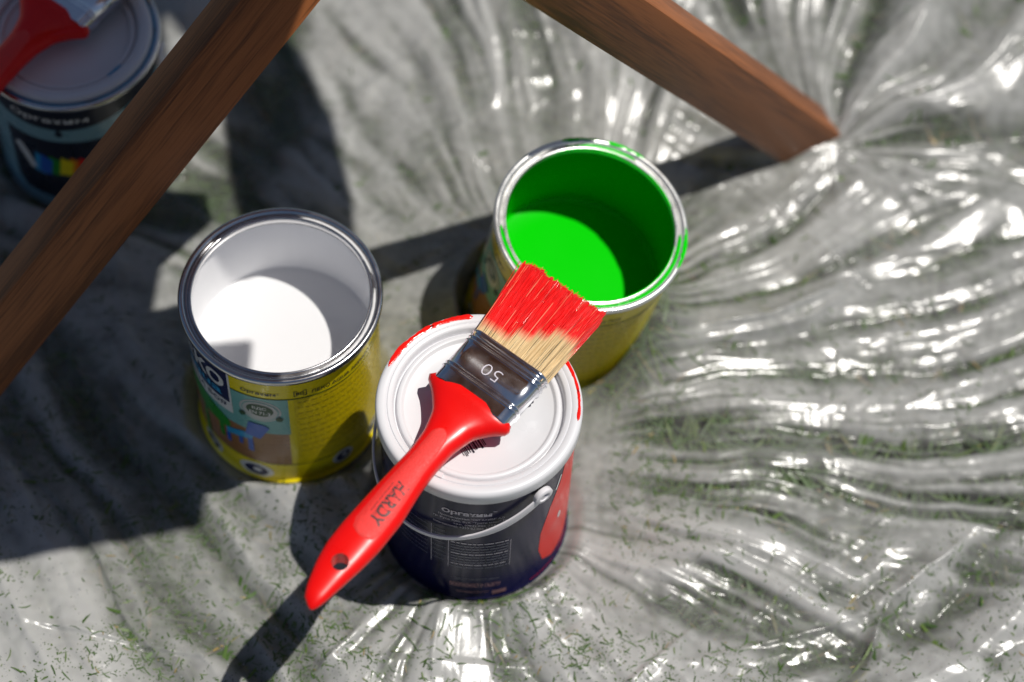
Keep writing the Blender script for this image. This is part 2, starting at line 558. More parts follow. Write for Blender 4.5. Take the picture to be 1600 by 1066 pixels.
def blades(name, X, Y, length, width, lift, mat, seed, bend=0.35, zfunc=None):
    """Many flattened grass blades lying in all directions, one mesh."""
    r = np.random.default_rng(seed)
    n = len(X)
    a = r.uniform(0, 2 * np.pi, n)
    k = r.normal(0, bend, n)
    t = np.array([0.0, 0.35, 0.7, 1.0])
    wprof = np.array([0.7, 1.0, 0.75, 0.08])
    ang = a[:, None] + k[:, None] * t[None, :]
    px = X[:, None] + np.cumsum(np.cos(ang) * np.concatenate([[0], np.diff(t)]) * length[:, None], 1)
    py = Y[:, None] + np.cumsum(np.sin(ang) * np.concatenate([[0], np.diff(t)]) * length[:, None], 1)
    pz = height_at(px, py) + lift[:, None] + (zfunc(r, n, t) if zfunc else 0)
    ox, oy = -np.sin(ang) * width[:, None] * wprof / 2, np.cos(ang) * width[:, None] * wprof / 2
    tilt = r.normal(0, 0.25, n)[:, None] * width[:, None] * wprof / 2
    v = np.empty((n, 4, 2, 3))
    v[:, :, 0, 0], v[:, :, 0, 1], v[:, :, 0, 2] = px - ox, py - oy, pz - tilt
    v[:, :, 1, 0], v[:, :, 1, 1], v[:, :, 1, 2] = px + ox, py + oy, pz + tilt
    base = (np.arange(n) * 8)[:, None, None]
    q = np.array([[0, 1, 3, 2], [2, 3, 5, 4], [4, 5, 7, 6]])[None]
    f = (base + q).reshape(-1, 4).astype(np.int32)
    me = bpy.data.meshes.new(name)
    me.vertices.add(n * 8); me.vertices.foreach_set('co', v.reshape(-1).astype(np.float32))
    me.loops.add(f.size); me.loops.foreach_set('vertex_index', f.ravel())
    me.polygons.add(len(f)); me.polygons.foreach_set('loop_start', np.arange(0, f.size, 4, dtype=np.int32))
    me.update(calc_edges=True)
    tone = np.repeat(np.clip(r.beta(1.6, 2.4, n) + (r.random(n) < 0.05) * 0.6, 0, 1), 8)
    me.attributes.new('tone', 'FLOAT', 'POINT').data.foreach_set('value', tone.astype(np.float32))
    me.materials.append(mat)
    return me


n = 26000
bx = rng.uniform(-0.48, 0.46, n); by = rng.uniform(0.44, 1.15, n)
grass = link('grass', blades('grass', bx, by, rng.uniform(0.012, 0.042, n), rng.uniform(0.0012, 0.0030, n),
                             -rng.uniform(0.0006, 0.007, n), BLADE, 3))
tag(grass, 'matted green grass pressed beneath the plastic sheet', 'grass', kind='stuff')

# ------------------------------------------------------------------ wooden table with crossed legs
def wood_material(name, dark, light):
    m, nt, p = node_mat(name)
    L = nt.links.new
    N = nt.nodes.new
    tc = N('ShaderNodeTexCoord')
    mp = N('ShaderNodeMapping'); mp.inputs['Scale'].default_value = (26, 26, 1.6)
    L(tc.outputs['Object'], mp.inputs['Vector'])
    n1 = N('ShaderNodeTexNoise'); n1.inputs['Scale'].default_value = 2.4; n1.inputs['Detail'].default_value = 6; n1.inputs['Distortion'].default_value = 0.6
    L(mp.outputs[0], n1.inputs['Vector'])
    mp2 = N('ShaderNodeMapping'); mp2.inputs['Scale'].default_value = (420, 420, 16)
    L(tc.outputs['Object'], mp2.inputs['Vector'])
    n2 = N('ShaderNodeTexNoise'); n2.inputs['Scale'].default_value = 2.0; n2.inputs['Detail'].default_value = 3
    L(mp2.outputs[0], n2.inputs['Vector'])
    mx = N('ShaderNodeMath'); mx.operation = 'MULTIPLY_ADD'
    L(n2.outputs['Fac'], mx.inputs[0]); mx.inputs[1].default_value = 0.80
    L(n1.outputs['Fac'], mx.inputs[2])
    cr = N('ShaderNodeValToRGB')
    cr.color_ramp.elements[0].position = 0.66; cr.color_ramp.elements[0].color = dark + (1,)
    cr.color_ramp.elements[1].position = 1.16; cr.color_ramp.elements[1].color = light + (1,)
    L(mx.outputs[0], cr.inputs['Fac'])
    L(cr.outputs['Color'], p.inputs['Base Color'])
    p.inputs['Roughness'].default_value = 0.45
    p.inputs['Specular IOR Level'].default_value = 0.3
    b = N('ShaderNodeBump'); b.inputs['Strength'].default_value = 0.3; b.inputs['Distance'].default_value = 0.0004
    L(n2.outputs['Fac'], b.inputs['Height'])
    L(b.outputs['Normal'], p.inputs['Normal'])
    return m


WOOD = wood_material('stained_wood', (0.115, 0.037, 0.012), (0.32, 0.108, 0.033))


def bevel_box(name, size, mat, bev=0.002, seg=2):
    bm = bmesh.new()
    bmesh.ops.create_cube(bm, size=1.0)
    for v in bm.verts:
        v.co = Vector((v.co.x * size[0], v.co.y * size[1], v.co.z * size[2]))
    bmesh.ops.bevel(bm, geom=bm.edges[:], offset=bev, segments=seg, affect='EDGES', profile=0.6)
    me = bpy.data.meshes.new(name)
    bm.to_mesh(me); bm.free()
    me.materials.append(mat)
    me.polygons.foreach_set('use_smooth', [True] * len(me.polygons))
    me.set_sharp_from_angle(angle=R(35))
    return me


def leg(parent, foot, direction, z0, z1, wide, narrow, phi, side):
    """Square-cut leg: axis through foot, its wide face turned by phi from the line of sight."""
    a = Vector(direction).normalized()
    mid = Vector(foot) + a * (0.2 / a.z)
    view = (mid - Vector((0, 0, 1.3287))).normalized()
    s = a.cross(view).normalized()
    if s.dot(Vector(side)) < 0:
        s = -s
    nrm = s.cross(a).normalized()
    if nrm.dot(view) > 0:
        nrm = -nrm
    w = s * math.cos(phi) - nrm * math.sin(phi)
    t = -(s * math.sin(phi) + nrm * math.cos(phi))
    L = (z1 - z0) / a.z
    ctr = Vector(foot) + a * ((z0 + z1) / 2 / a.z)
    o = link('leg', bevel_box('leg', (wide, narrow, L), WOOD), parent)
    x = w
    y = a.cross(x).normalized()
    M = Matrix((x, y, a)).transposed().to_4x4()
    M.translation = ctr
    o.matrix_world = M
    return o


table = empty('wooden_table', (0, 0, 0))
tag(table, 'brown stained wooden table whose two slanting crossed legs frame the paint cans', 'table')
leg(table, (-0.377, 0.628, 0.0), (0.588, 0.497, 0.639), -0.004, 0.300, 0.0400, 0.0270, R(31), (1, -0.6, -0.4))
leg(table, (0.1915, 0.9205, 0.0), (-0.4886, -0.2967, 0.8205), -0.030, 0.688, 0.0400, 0.0245, R(22.7), (-1, -0.8, -0.4))


def board(parent, name, poly, z0, thick):
    """Flat board of the table top from its outline; poly counter-clockwise."""
    bm = bmesh.new()
    f = bm.faces.new([bm.verts.new((x, y, z0)) for x, y in poly])
    r = bmesh.ops.extrude_face_region(bm, geom=[f])
    for v in r['geom']:
        if isinstance(v, bmesh.types.BMVert):
            v.co.z += thick
    bmesh.ops.recalc_face_normals(bm, faces=bm.faces[:])
    bmesh.ops.bevel(bm, geom=bm.edges[:], offset=0.002, segments=1, affect='EDGES')
    me = bpy.data.meshes.new(name)
    bm.to_mesh(me); bm.free()
    me.materials.append(WOOD)
    return link(name, me, parent)


TZ = 0.700
OX, OY = SUN.x / SUN.z * TZ, SUN.y / SUN.z * TZ
def sh(pts):  # unseen boards inferred from their ground shadows: outlines moved up towards the sun
    return [(x + OX, y + OY) for x, y in pts]
board(table, 'slat', sh([(-0.48, 0.64), (-0.365, 0.66), (-0.365, 1.25), (-0.48, 1.25)]), TZ, 0.018)
board(table, 'slat', sh([(-0.36, 0.66), (-0.232, 0.69), (-0.226, 0.80), (-0.232, 0.90), (-0.255, 1.0), (-0.255, 1.25), (-0.36, 1.25)]), TZ, 0.018)
board(table, 'slat', sh([(-0.172, 0.79), (-0.110, 0.79), (-0.117, 0.845), (-0.135, 0.915), (-0.163, 0.97), (-0.20, 1.02), (-0.26, 1.07), (-0.30, 1.03), (-0.235, 0.965), (-0.203, 0.91), (-0.181, 0.835)]), TZ - 0.019, 0.018)
board(table, 'rail', sh([(-0.75, 0.425), (-0.186, 0.613), (-0.189, 0.698), (-0.75, 0.60)]), TZ - 0.020, 0.019)
br = link('brace', bevel_box('brace', (0.034, 0.022, 0.47), WOOD), table)
_a = Vector((-0.130, 0.842, 0.262)); _b = Vector((0.010, 0.862, 0.690))
br.matrix_world = Matrix.Translation((_a + _b) / 2) @ (_b - _a).to_track_quat('Z', 'Y').to_matrix().to_4x4()

# ------------------------------------------------------------------ can materials
STEEL = plain('tin_steel', (0.62, 0.62, 0.63), 0.22, metal=1.0, vary=0.08, scale=90, bump=0.08, bump_scale=200)
CHROME = plain('chrome', (0.80, 0.81, 0.85), 0.15, metal=1.0, vary=0.14, scale=140, bump=0.05, bump_scale=160)
WHITE_PAINT = plain('white_paint', (0.72, 0.72, 0.73), 0.25, vary=0.01, scale=8)
WHITE_WALL = plain('white_paint_coating', (0.90, 0.90, 0.91), 0.4, vary=0.03, scale=20)
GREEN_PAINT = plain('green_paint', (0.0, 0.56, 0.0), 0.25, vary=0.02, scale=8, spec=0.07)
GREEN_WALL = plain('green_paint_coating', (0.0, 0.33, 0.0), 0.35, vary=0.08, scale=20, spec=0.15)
RED_PAINT = plain('red_paint', (0.82, 0.010, 0.006), 0.18, vary=0.1, scale=200, bump=0.3, bump_scale=500)
YELLOW = plain('yellow_print', (0.84, 0.68, 0.004), 0.28, vary=0.08, scale=30, coat=0.3)
OLIVE = plain('olive_print', (0.70, 0.55, 0.006), 0.30, vary=0.35, scale=420, coat=0.3)
NAVY = plain('navy_print', (0.006, 0.012, 0.075), 0.28, vary=0.1, coat=0.3)
DARK = plain('dark_print', (0.012, 0.016, 0.030), 0.3, vary=0.1)
INKGREEN = plain('dark_green_print', (0.006, 0.06, 0.02), 0.3, vary=0.1)
WPRINT = plain('white_print', (0.72, 0.72, 0.72), 0.3, vary=0.04, coat=0.3)
FINEP = plain('fine_print', (0.34, 0.26, 0.01), 0.3, vary=0.1)
TEAL = plain('teal_print', (0.16, 0.42, 0.40), 0.3, vary=0.05, coat=0.3)
BROWN = plain('brown_print', (0.30, 0.13, 0.045), 0.3, vary=0.15, scale=70, coat=0.3, stretch=(1, 1, 6))
GRASSG = plain('green_print', (0.006, 0.26, 0.010), 0.3, vary=0.1, coat=0.3)
BLUEP = plain('blue_print', (0.010, 0.10, 0.50), 0.3, vary=0.1, coat=0.3)
LTBLUE = plain('light_blue_print', (0.02, 0.32, 0.62), 0.3, vary=0.1, coat=0.3)
SILVER = plain('silver_print', (0.50, 0.51, 0.52), 0.35, metal=0.3, vary=0.05)
REDP = plain('red_print', (0.80, 0.016, 0.010), 0.34, vary=0.2, scale=45, spec=0.3)
ORANGE = plain('orange_print', (0.75, 0.22, 0.01), 0.3, vary=0.1)
PINKP = plain('pink_print', (0.42, 0.20, 0.22), 0.35, vary=0.1)
LID = plain('white_lid_plastic', (0.69, 0.69, 0.71), 0.32, vary=0.02, scale=30, bump=0.05, bump_scale=90)
BAILP = plain('bail_plastic', (0.74, 0.72, 0.75), 0.35, vary=0.03, bump=0.05)
BLACKBODY = plain('navy_black_label', (0.008, 0.008, 0.044), 0.20, vary=0.2, scale=25, coat=0.0, spec=0.20, bump=0.2, bump_scale=40, stretch=(1, 1, 0.25))
GREYTXT = plain('grey_print', (0.55, 0.50, 0.55), 0.35, vary=0.1)


# ------------------------------------------------------------------ print wrapped on a can
_text_cache = {}


def text_shape(s, bold=0.0):
    key = (s, bold)
    if key not in _text_cache:
        cu = bpy.data.curves.new('text', 'FONT')
        cu.body = s
        cu.size = 1.0
        cu.offset = bold
        cu.resolution_u = 3
        o = bpy.data.objects.new('text', cu)
        COL.objects.link(o)
        dg = bpy.context.evaluated_depsgraph_get()
        dg.update()
        me = bpy.data.meshes.new_from_object(o.evaluated_get(dg))
        vs = np.array([(v.co.x, v.co.y) for v in me.vertices]) if len(me.vertices) else np.zeros((0, 2))
        fs = [tuple(p.vertices) for p in me.polygons]
        bpy.data.objects.remove(o)
        bpy.data.curves.remove(cu)
        bpy.data.meshes.remove(me)
        if len(vs):
            vs = (vs - vs.min(0))
        _text_cache[key] = (vs, fs)
    return _text_cache[key]


class Print:
    """Flat print on a cylinder: polygons given as (angle in degrees, height in mm)."""

    def __init__(self, radius):
        self.r = radius
        self.items = []          # (verts2d [(deg, mm)], faces, material, layer)

    def poly(self, pts, mat, layer=1):
        self.items.append((list(pts), [tuple(range(len(pts)))], mat, layer, True))

    def rect(self, a0, a1, z0, z1, mat, layer=1):
        self.poly([(a0, z0), (a1, z0), (a1, z1), (a0, z1)], mat, layer)

    def ellipse(self, a, z, ra, rz, mat, layer=1, n=28):
        self.poly([(a + ra * math.cos(2 * math.pi * i / n), z + rz * math.sin(2 * math.pi * i / n)) for i in range(n)], mat, layer)

    def text(self, s, a0, a1, z, h, mat, layer=3, bold=0.0):
        vs, fs = text_shape(s, bold)
        if not len(vs):
            return
        w, hh = vs.max(0)
        self.items.append(([(a0 + (a1 - a0) * x / w, z + h * y / hh) for x, y in vs], fs, mat, layer, False))

    def build(self, name, parent, step=3.0):
        mats, V, F, MI = [], [], [], []
        for pts, fs, mat, layer, cut in self.items:
            if mat not in mats:
                mats.append(mat)
            mi = mats.index(mat)
            bm = bmesh.new()
            vv = [bm.verts.new((p[0], p[1], 0)) for p in pts]
            for f in fs:
                try:
                    bm.faces.new([vv[i] for i in f])
                except ValueError:
                    pass
            xs_ = [p[0] for p in pts]
            if cut or max(xs_) - min(xs_) > 12:
                k = math.ceil(min(xs_) / step) * step
                while k < max(xs_):
                    g = bm.verts[:] + bm.edges[:] + bm.faces[:]
                    bmesh.ops.bisect_plane(bm, geom=g, plane_co=(k, 0, 0), plane_no=(1, 0, 0), dist=1e-6)
                    k += step
            bmesh.ops.triangulate(bm, faces=bm.faces[:])
            bm.verts.index_update()
            r = self.r + 0.00012 * layer
            o = len(V)
            for v in bm.verts:
                a = R(v.co.x)
                V.append((r * math.cos(a), r * math.sin(a), v.co.y / 1000))
            for f in bm.faces:
                idx = [v.index + o for v in f.verts]
                # outward facing
                p0, p1, p2 = (Vector(V[i]) for i in idx[:3])
                nrm = (p1 - p0).cross(p2 - p0)
                if nrm.dot(Vector((p0.x, p0.y, 0))) < 0:
                    idx.reverse()
                F.append(idx); MI.append(mi)
            bm.free()
        me = make_mesh(name, V, F, mats, MI, smooth=False)
        return link(name, me, parent)


# ------------------------------------------------------------------ tins
def tin(parent, body_mat, wall_mat, paint_mat, level, rim_mat):
    """Open tin: body, lid-seat rim, coated inside wall, paint."""
    h = CAN_H
    rb = 0.0557
    prof = [(0.0, 0.003), (rb - 0.004, 0.003), (rb - 0.002, 0.0), (rb + 0.0012, 0.0005), (rb + 0.0016, 0.0025), (rb, 0.0042),
            (rb, 0.03), (rb, 0.06), (rb, 0.09), (rb, h - 0.0055), (rb + 0.001, h - 0.0045)]
    v, f = lathe(prof)
    link('body', make_mesh('body', v, f, body_mat), parent)
    rim = [(rb, h - 0.0058), (rb + 0.0018, h - 0.0052), (rb + 0.0030, h - 0.0038), (rb + 0.0032, h - 0.0018), (rb + 0.0026, h - 0.0003),
           (rb + 0.0012, h), (rb - 0.0002, h - 0.0006), (rb - 0.0008, h - 0.0030), (rb - 0.0018, h - 0.0036), (rb - 0.0026, h - 0.0030),
           (rb - 0.0030, h - 0.0012), (rb - 0.0036, h - 0.0006), (rb - 0.0044, h - 0.0010), (rb - 0.0047, h - 0.0030), (rb - 0.0044, h - 0.0062),
           (rb - 0.0030, h - 0.0085)]
    v, f = lathe(rim, 144)
    link('rim', make_mesh('rim', v, f, rim_mat, sharp=80), parent)
    ri = rb - 0.0012
    zl = h - level
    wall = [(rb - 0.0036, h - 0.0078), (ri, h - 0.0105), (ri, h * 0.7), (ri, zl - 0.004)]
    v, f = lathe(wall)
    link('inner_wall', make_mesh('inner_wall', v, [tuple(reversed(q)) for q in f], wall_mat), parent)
    pv = [(0, zl), (0.02, zl), (0.04, zl), (ri - 0.003, zl), (ri - 0.0012, zl + 0.0004), (ri + 0.0002, zl + 0.0016)]
    v, f = lathe(pv)
    link('paint', make_mesh('paint', v, [tuple(reversed(q)) for q in f], paint_mat), parent)


def groove_paint(parent, mat, arcs, r0, r1, z, seed):
    """Ragged paint left on a rim: one thin raised smear for each arc."""
    for k, arc in enumerate(arcs):
        paint_smear(parent, mat, [arc], r0, r1, z, seed + 0.7 * k)


def paint_smear(parent, mat, arcs, r0, r1, z, seed):
    rr = random.Random(seed)
    V, F = [], []
    for a0, a1 in arcs:
        n_ = max(6, int(abs(a1 - a0) / 1.5))
        o = len(V)
        for i in range(n_ + 1):
            t = i / n_
            a = R(a0 + (a1 - a0) * t)
            e = min(1, min(t, 1 - t) * 9) ** 0.5
            w = (r1 - r0) * (0.86 + 0.14 * math.sin(i * 0.37 + seed) + rr.uniform(-0.10, 0.10)) * e
            mid = (r0 + r1) / 2 + rr.uniform(-1, 1) * (r1 - r0) * 0.05
            for k, (dr, dz) in enumerate(((-0.55, 0), (-0.3, 0.00030), (0.3, 0.00030), (0.55, 0))):
                V.append(((mid + dr * w) * math.cos(a), (mid + dr * w) * math.sin(a), z + dz))
        for i in range(n_):
            for k in range(3):
                F.append((o + i * 4 + k, o + i * 4 + k + 1, o + i * 4 + k + 5, o + i * 4 + k + 4))
    F = [tuple(reversed(q)) for q in F] if False else F
    return link('paint_smear', make_mesh('paint_smear', V, F, mat), parent)


def yellow_label(rad, parent):
    p = Print(rad)
    zt = 125.5
    p.rect(-190, -118.5, 87, zt, NAVY, 2)
    p.rect(-190, -118.5, 75, 87, WPRINT, 2)
    p.rect(-118.5, -117, 75, zt, WPRINT, 2)
    p.rect(-117, 130, 105.6, 106.6, INKGREEN, 2)
    p.rect(-117, -81.5, 63, 105.6, TEAL, 1)
    p.rect(-190, -117, 63, 75, TEAL, 1)
    p.rect(-190, -82.5, 24, 63, BROWN, 1)
    p.rect(-78, 20, 27, 104.3, OLIVE, 1)
    p.rect(-190, 60, 23.2, 24.0, DARK, 2)
    # picture: green table, blue stool
    p.poly([(-185, 66), (-160, 58), (-140, 52.5), (-124, 51.5), (-120.5, 56), (-121, 62), (-126, 66.5), (-136, 71), (-150, 74), (-185, 75)], GRASSG, 3)
    p.rect(-145.5, -141.5, 20, 52, GRASSG, 3)
    p.rect(-130, -126.5, 36, 52, GRASSG, 3)
    p.poly([(-124, 46), (-106, 51.5), (-104.5, 57.5), (-112, 58), (-124, 52.5)], LTBLUE, 4)
    p.poly([(-110, 57), (-100.5, 55), (-94, 70), (-97, 73), (-107, 74)], BLUEP, 5)
    p.rect(-124.5, -121.5, 35, 46, BLUEP, 4)
    p.rect(-109, -105.5, 36, 52, BLUEP, 4)
    p.rect(-115, -112.5, 41, 49, BLUEP, 4)
    # oval emblem
    p.ellipse(-98.8, 90.3, 13.0, 12.6, SILVER, 2)
    p.ellipse(-98.8, 90.3, 11.6, 11.0, TEAL, 3)
    p.ellipse(-98.8, 90.3, 10.9, 10.3, SILVER, 4)
    p.ellipse(-98.8, 91.5, 8.3, 7.0, INKGREEN, 5)
    p.text('БДС', -103.2, -94.6, 92.2, 3.6, WPRINT, 6, 0.02)
    p.text('EN 71-3', -105.2, -92.4, 86.8, 3.6, WPRINT, 6, 0.02)
    p.poly([(-112.6, 83), (-110, 85.6), (-108, 83.5), (-108.6, 80.5), (-111.4, 80)], INKGREEN, 6)
    p.poly([(-85, 83), (-87.6, 85.6), (-89.6, 83.5), (-89, 80.5), (-86.2, 80)], INKGREEN, 6)
    # discs on the yellow band
    for a, z, ra, rz in ((-141, 11, 9.5, 9.0), (-106, 11.5, 11.5, 8.4), (-49.5, 15.5, 7.5, 7.0), (-20, 14, 7.5, 7.0)):
        p.ellipse(a, z, ra, rz, WPRINT, 2)
        p.ellipse(a, z, ra * 0.68, rz * 0.68, NAVY, 3)
        p.ellipse(a + 1.0, z + 0.8, ra * 0.26, rz * 0.30, WPRINT, 4)
    # lettering
    p.text('ЛЕКО', -176, -121.2, 100.5, 15.5, WPRINT, 4, 0.035)
    p.text('aqua', -160, -123.5, 89.5, 8.6, LTBLUE, 5, 0.02)
    p.text('БЕЗЦВЕТНА БОЯ', -186, -121.6, 79, 5.8, NAVY, 4, 0.01)
    p.text('Оргахим', -109.4, -88.2, 109.2, 5.0, DARK, 3, 0.015)
    p.text('®', -87.4, -86.0, 112.2, 1.6, DARK, 3)
    p.text('BG', -76.2, -71.2, 110.4, 3.4, DARK, 3, 0.02)
    for a0, a1, z0, z1 in ((-77.6, -77.1, 109, 115.2), (-70.3, -69.8, 109, 115.2), (-77.6, -75.4, 109, 109.5), (-77.6, -75.4, 114.7, 115.2), (-72, -69.8, 109, 109.5), (-72, -69.8, 114.7, 115.2)):
        p.rect(a0, a1, z0, z1, DARK, 3)
    p.text('ЛЕКО AQUA АКРИЛАТЕН ЛАК', -67, -2, 109.0, 4.4, DARK, 3, 0.01)
    rr = random.Random(3)
    for i in range(30):                               # rows of fine print
        z = 101 - i * 2.25
        a = -76
        while a < 15:
            w = rr.uniform(1.6, 6)
            p.rect(a, min(a + w, 16), z, z + 0.75, YELLOW if i % 3 else FINEP, 2)
            a += w + rr.uniform(0.8, 1.5)
    return p.build('label', parent)


white_can = empty('paint_can', (WHITE[0], WHITE[1], 0.0))
tag(white_can, 'open yellow paint can filled with white paint', 'paint can', 'paint cans on the sheet')
tin(white_can, YELLOW, WHITE_WALL, WHITE_PAINT, 0.062, STEEL)
yellow_label(0.0557, white_can)
groove_paint(white_can, WHITE_PAINT, [(20, 140), (-60, 10), (-130, -90)], 0.0530, 0.0549, CAN_H - 0.0031, 2)

green_can = empty('paint_can', GREEN_BASE)
green_can.rotation_euler = Vector((0, 0, 1)).rotation_difference(GREEN_N).to_euler()
tag(green_can, 'tilted open paint can holding bright green paint', 'paint can', 'paint cans on the sheet')
RIMPALE = plain('filmed_glare_steel', (0.74, 0.74, 0.72), 0.30, metal=0.8, vary=0.12, scale=120, bump=0.1)  # paint-filmed steel, its colour paled to stand in for sun glare
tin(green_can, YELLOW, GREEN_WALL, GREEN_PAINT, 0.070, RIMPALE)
lab = yellow_label(0.0557, green_can)
lab.rotation_euler = (0, 0, R(-62))
groove_paint(green_can, GREEN_PAINT, [(-172, -112), (-97, 2), (62, 110)], 0.0531, 0.0556, CAN_H - 0.0022, 3)
groove_paint(green_can, GREEN_PAINT, [(58, 84), (88, 112), (-24, 6), (-140, -126)], 0.0562, 0.0586, CAN_H - 0.0003, 9)
groove_paint(green_can, GREEN_PAINT, [(-160, -118), (-70, -8), (70, 118), (20, 50)], 0.0508, 0.0518, CAN_H - 0.0009, 4)


# ------------------------------------------------------------------ lidded tins
def lid_profile(h):
    return [(0.0, h - 0.0050), (0.030, h - 0.0050), (0.0414, h - 0.0050), (0.0421, h - 0.0046), (0.0428, h - 0.0030), (0.0436, h - 0.0026),
            (0.0452, h - 0.0026), (0.0459, h - 0.0032), (0.0464, h - 0.0052), (0.0474, h - 0.0054), (0.0480, h - 0.0012), (0.0488, h - 0.0002),
            (0.0510, h), (0.0514, h - 0.0005), (0.0518, h), (0.0552, h + 0.0001), (0.0566, h - 0.0004), (0.0575, h - 0.0016),
            (0.0578, h - 0.0030), (0.0578, h - 0.0098), (0.0574, h - 0.0110), (0.0564, h - 0.0114), (0.0556, h - 0.0110)]


def sweep(pts, ws, hs, ups):
    """Rounded strap along a path: width ws along 'ups', thickness hs across."""
    V, F = [], []
    m = 8
    nP = len(pts)
    for i, p in enumerate(pts):
        t = (pts[min(i + 1, nP - 1)] - pts[max(i - 1, 0)]).normalized()
        u = (ups[i] - t * ups[i].dot(t)).normalized()
        w = t.cross(u)
        for k in range(m):
            a = 2 * math.pi * (k + 0.5) / m
            ca, sa = math.cos(a), math.sin(a)
            ca = math.copysign(abs(ca) ** 0.55, ca); sa = math.copysign(abs(sa) ** 0.55, sa)
            V.append(p + u * (ca * ws[i] / 2) + w * (sa * hs[i] / 2))
    for i in range(nP - 1):
        for k in range(m):
            F.append((i * m + k, i * m + (k + 1) % m, (i + 1) * m + (k + 1) % m, (i + 1) * m + k))
    F.append(tuple(range(m))[::-1])
    F.append(tuple((nP - 1) * m + k for k in range(m)))
    return V, F


def bail(parent, pivot_ang, rx, ry, z0, drop, mat):
    a = R(pivot_ang)
    A = Vector((math.cos(a), math.sin(a), 0)); B = Vector((math.sin(a), -math.cos(a), 0))
    pts, ws, hs, ups = [], [], [], []
    n_ = 60
    for i in range(n_ + 1):
        ph = math.pi * i / n_
        pts.append(A * (rx * math.cos(ph)) + B * (ry * math.sin(ph)) + Vector((0, 0, z0 - drop * math.sin(ph))))
        e = min(i, n_ - i) / n_
        ws.append(float(np.interp(e, [0, 0.14, 0.22, 0.3, 0.5], [0.0070, 0.0066, 0.0042, 0.0036, 0.0036])))
        hs.append(0.0017)
        ups.append(Vector((0, 0, 1)))
    V, F = sweep(pts, ws, hs, ups)
    o = link('bail_handle', make_mesh('bail_handle', V, F, mat, sharp=50), parent)
    for s in (0, 1):
        d_ = A if s == 0 else -A
        v, f = lathe([(0.0022, 0.0), (0.0056, 0.0), (0.0060, 0.0006), (0.0060, 0.0030), (0.0052, 0.0036), (0.0034, 0.0036), (0.0028, 0.0028), (0.0024, 0.0010), (0.0, 0.0010)], 28)
        hub = link('pivot', make_mesh('pivot', v, f, mat), o)
        M = d_.to_track_quat('Z', 'Y').to_matrix().to_4x4()
        M.translation = d_ * (rx - 0.0022) + Vector((0, 0, z0))
        hub.matrix_local = M
    return o


red_can = empty('paint_can', (RED[0], RED[1], 0.0))
tag(red_can, 'closed dark navy paint can with a white lid, red paint smeared on its edge', 'paint can', 'paint cans on the sheet')
rb = 0.0552
v, f = lathe([(0, 0.003), (rb - 0.004, 0.003), (rb - 0.002, 0.0), (rb + 0.001, 0.0006), (rb + 0.0013, 0.0026), (rb, 0.0042), (rb, 0.04), (rb, 0.08), (rb, RED_H - 0.0102), (rb - 0.003, RED_H - 0.0092)])
link('body', make_mesh('body', v, f, BLACKBODY), red_can)
v, f = lathe(lid_profile(RED_H), 160)
lid = link('lid', make_mesh('lid', v, f, LID, sharp=50), red_can)
# tear tab and notch on the lid
def lid_block(a0, a1, r0, r1, z0, z1, mat, parent, name):
    V, F = [], []
    n_ = 6
    for i in range(n_ + 1):
        a = R(a0 + (a1 - a0) * i / n_)
        for r_, z_ in ((r0, z0), (r1, z0), (r1, z1), (r0, z1)):
            V.append((r_ * math.cos(a), r_ * math.sin(a), z_))
    for i in range(n_):
        for k in range(4):
            F.append((i * 4 + k, i * 4 + (k + 1) % 4, i * 4 + 4 + (k + 1) % 4, i * 4 + 4 + k))
    F.append((3, 2, 1, 0)); F.append(tuple(n_ * 4 + k for k in range(4)))
    me = make_mesh(name, V, F, mat, smooth=False)
    return link(name, me, parent)
lid_block(-118, -110, 0.0482, 0.0512, RED_H - 0.003, RED_H + 0.0006, LID, lid, 'tab')
groove_paint(lid, RED_PAINT, [(97, 124), (121, 160)], 0.0536, 0.0568, RED_H + 0.0001, 7)
groove_paint(lid, RED_PAINT, [(-8, 13), (10, 36)], 0.0546, 0.0566, RED_H + 0.0001, 8)
# sticker with bar code on the lid
def flat(parent, name, polys, z, mat, loc, rot):
    V, F = [], []
    c, s = math.cos(rot), math.sin(rot)
    for pts in polys:
        o = len(V)
        V += [(loc[0] + x * c - y * s, loc[1] + x * s + y * c, z) for x, y in pts]
        F.append(tuple(range(o, o + len(pts))))
    return link(name, make_mesh(name, V, F, mat, smooth=False), parent)
def rc(x0, x1, y0, y1):
    return [(x0, y0), (x1, y0), (x1, y1), (x0, y1)]
STICK = plain('sticker', (0.74, 0.735, 0.79), 0.22, vary=0.01)
st = flat(lid, 'sticker', [rc(-0.0215, 0.0215, -0.0085, 0.0085)], RED_H - 0.0048, STICK, (-0.012, -0.006), R(-56))
rr = random.Random(8)
bars, x = [], -0.006
while x < 0.008:
    w = rr.choice((0.0004, 0.0006, 0.0011))
    bars.append(rc(x, x + w, -0.0030 - 0.001 * (rr.random() < .2), 0.0045))
    x += w + rr.choice((0.0004, 0.0007))
flat(st, 'bar_code', bars, RED_H - 0.00468, DARK, (-0.003, -0.0255), R(34))
p = Print(rb)
p.poly([(-24, 131), (-14, 131), (4, 131), (14, 112), (10, 70), (2, 42), (-8, 26), (-20, 15), (-32, 14), (-41, 22), (-45, 40), (-44.5, 62), (-38, 88), (-29, 110)], REDP, 1)
p.poly([(-50, 0.8), (-34, 3), (-16, 8), (0, 14), (20, 24), (40, 30), (40, 5), (-50, 5)], REDP, 1)
p.poly([(-30, 118), (-28.6, 116), (-33, 104), (-34.4, 105)], WPRINT, 2)
p.ellipse(-27, 62, 1.7, 4, WPRINT, 2)
p.text('Оргахим', -108, -78.5, 112.8, 6.4, GREYTXT, 2, 0.035)
p.text('™', -77.8, -75.6, 118.6, 1.4, GREYTXT, 2)
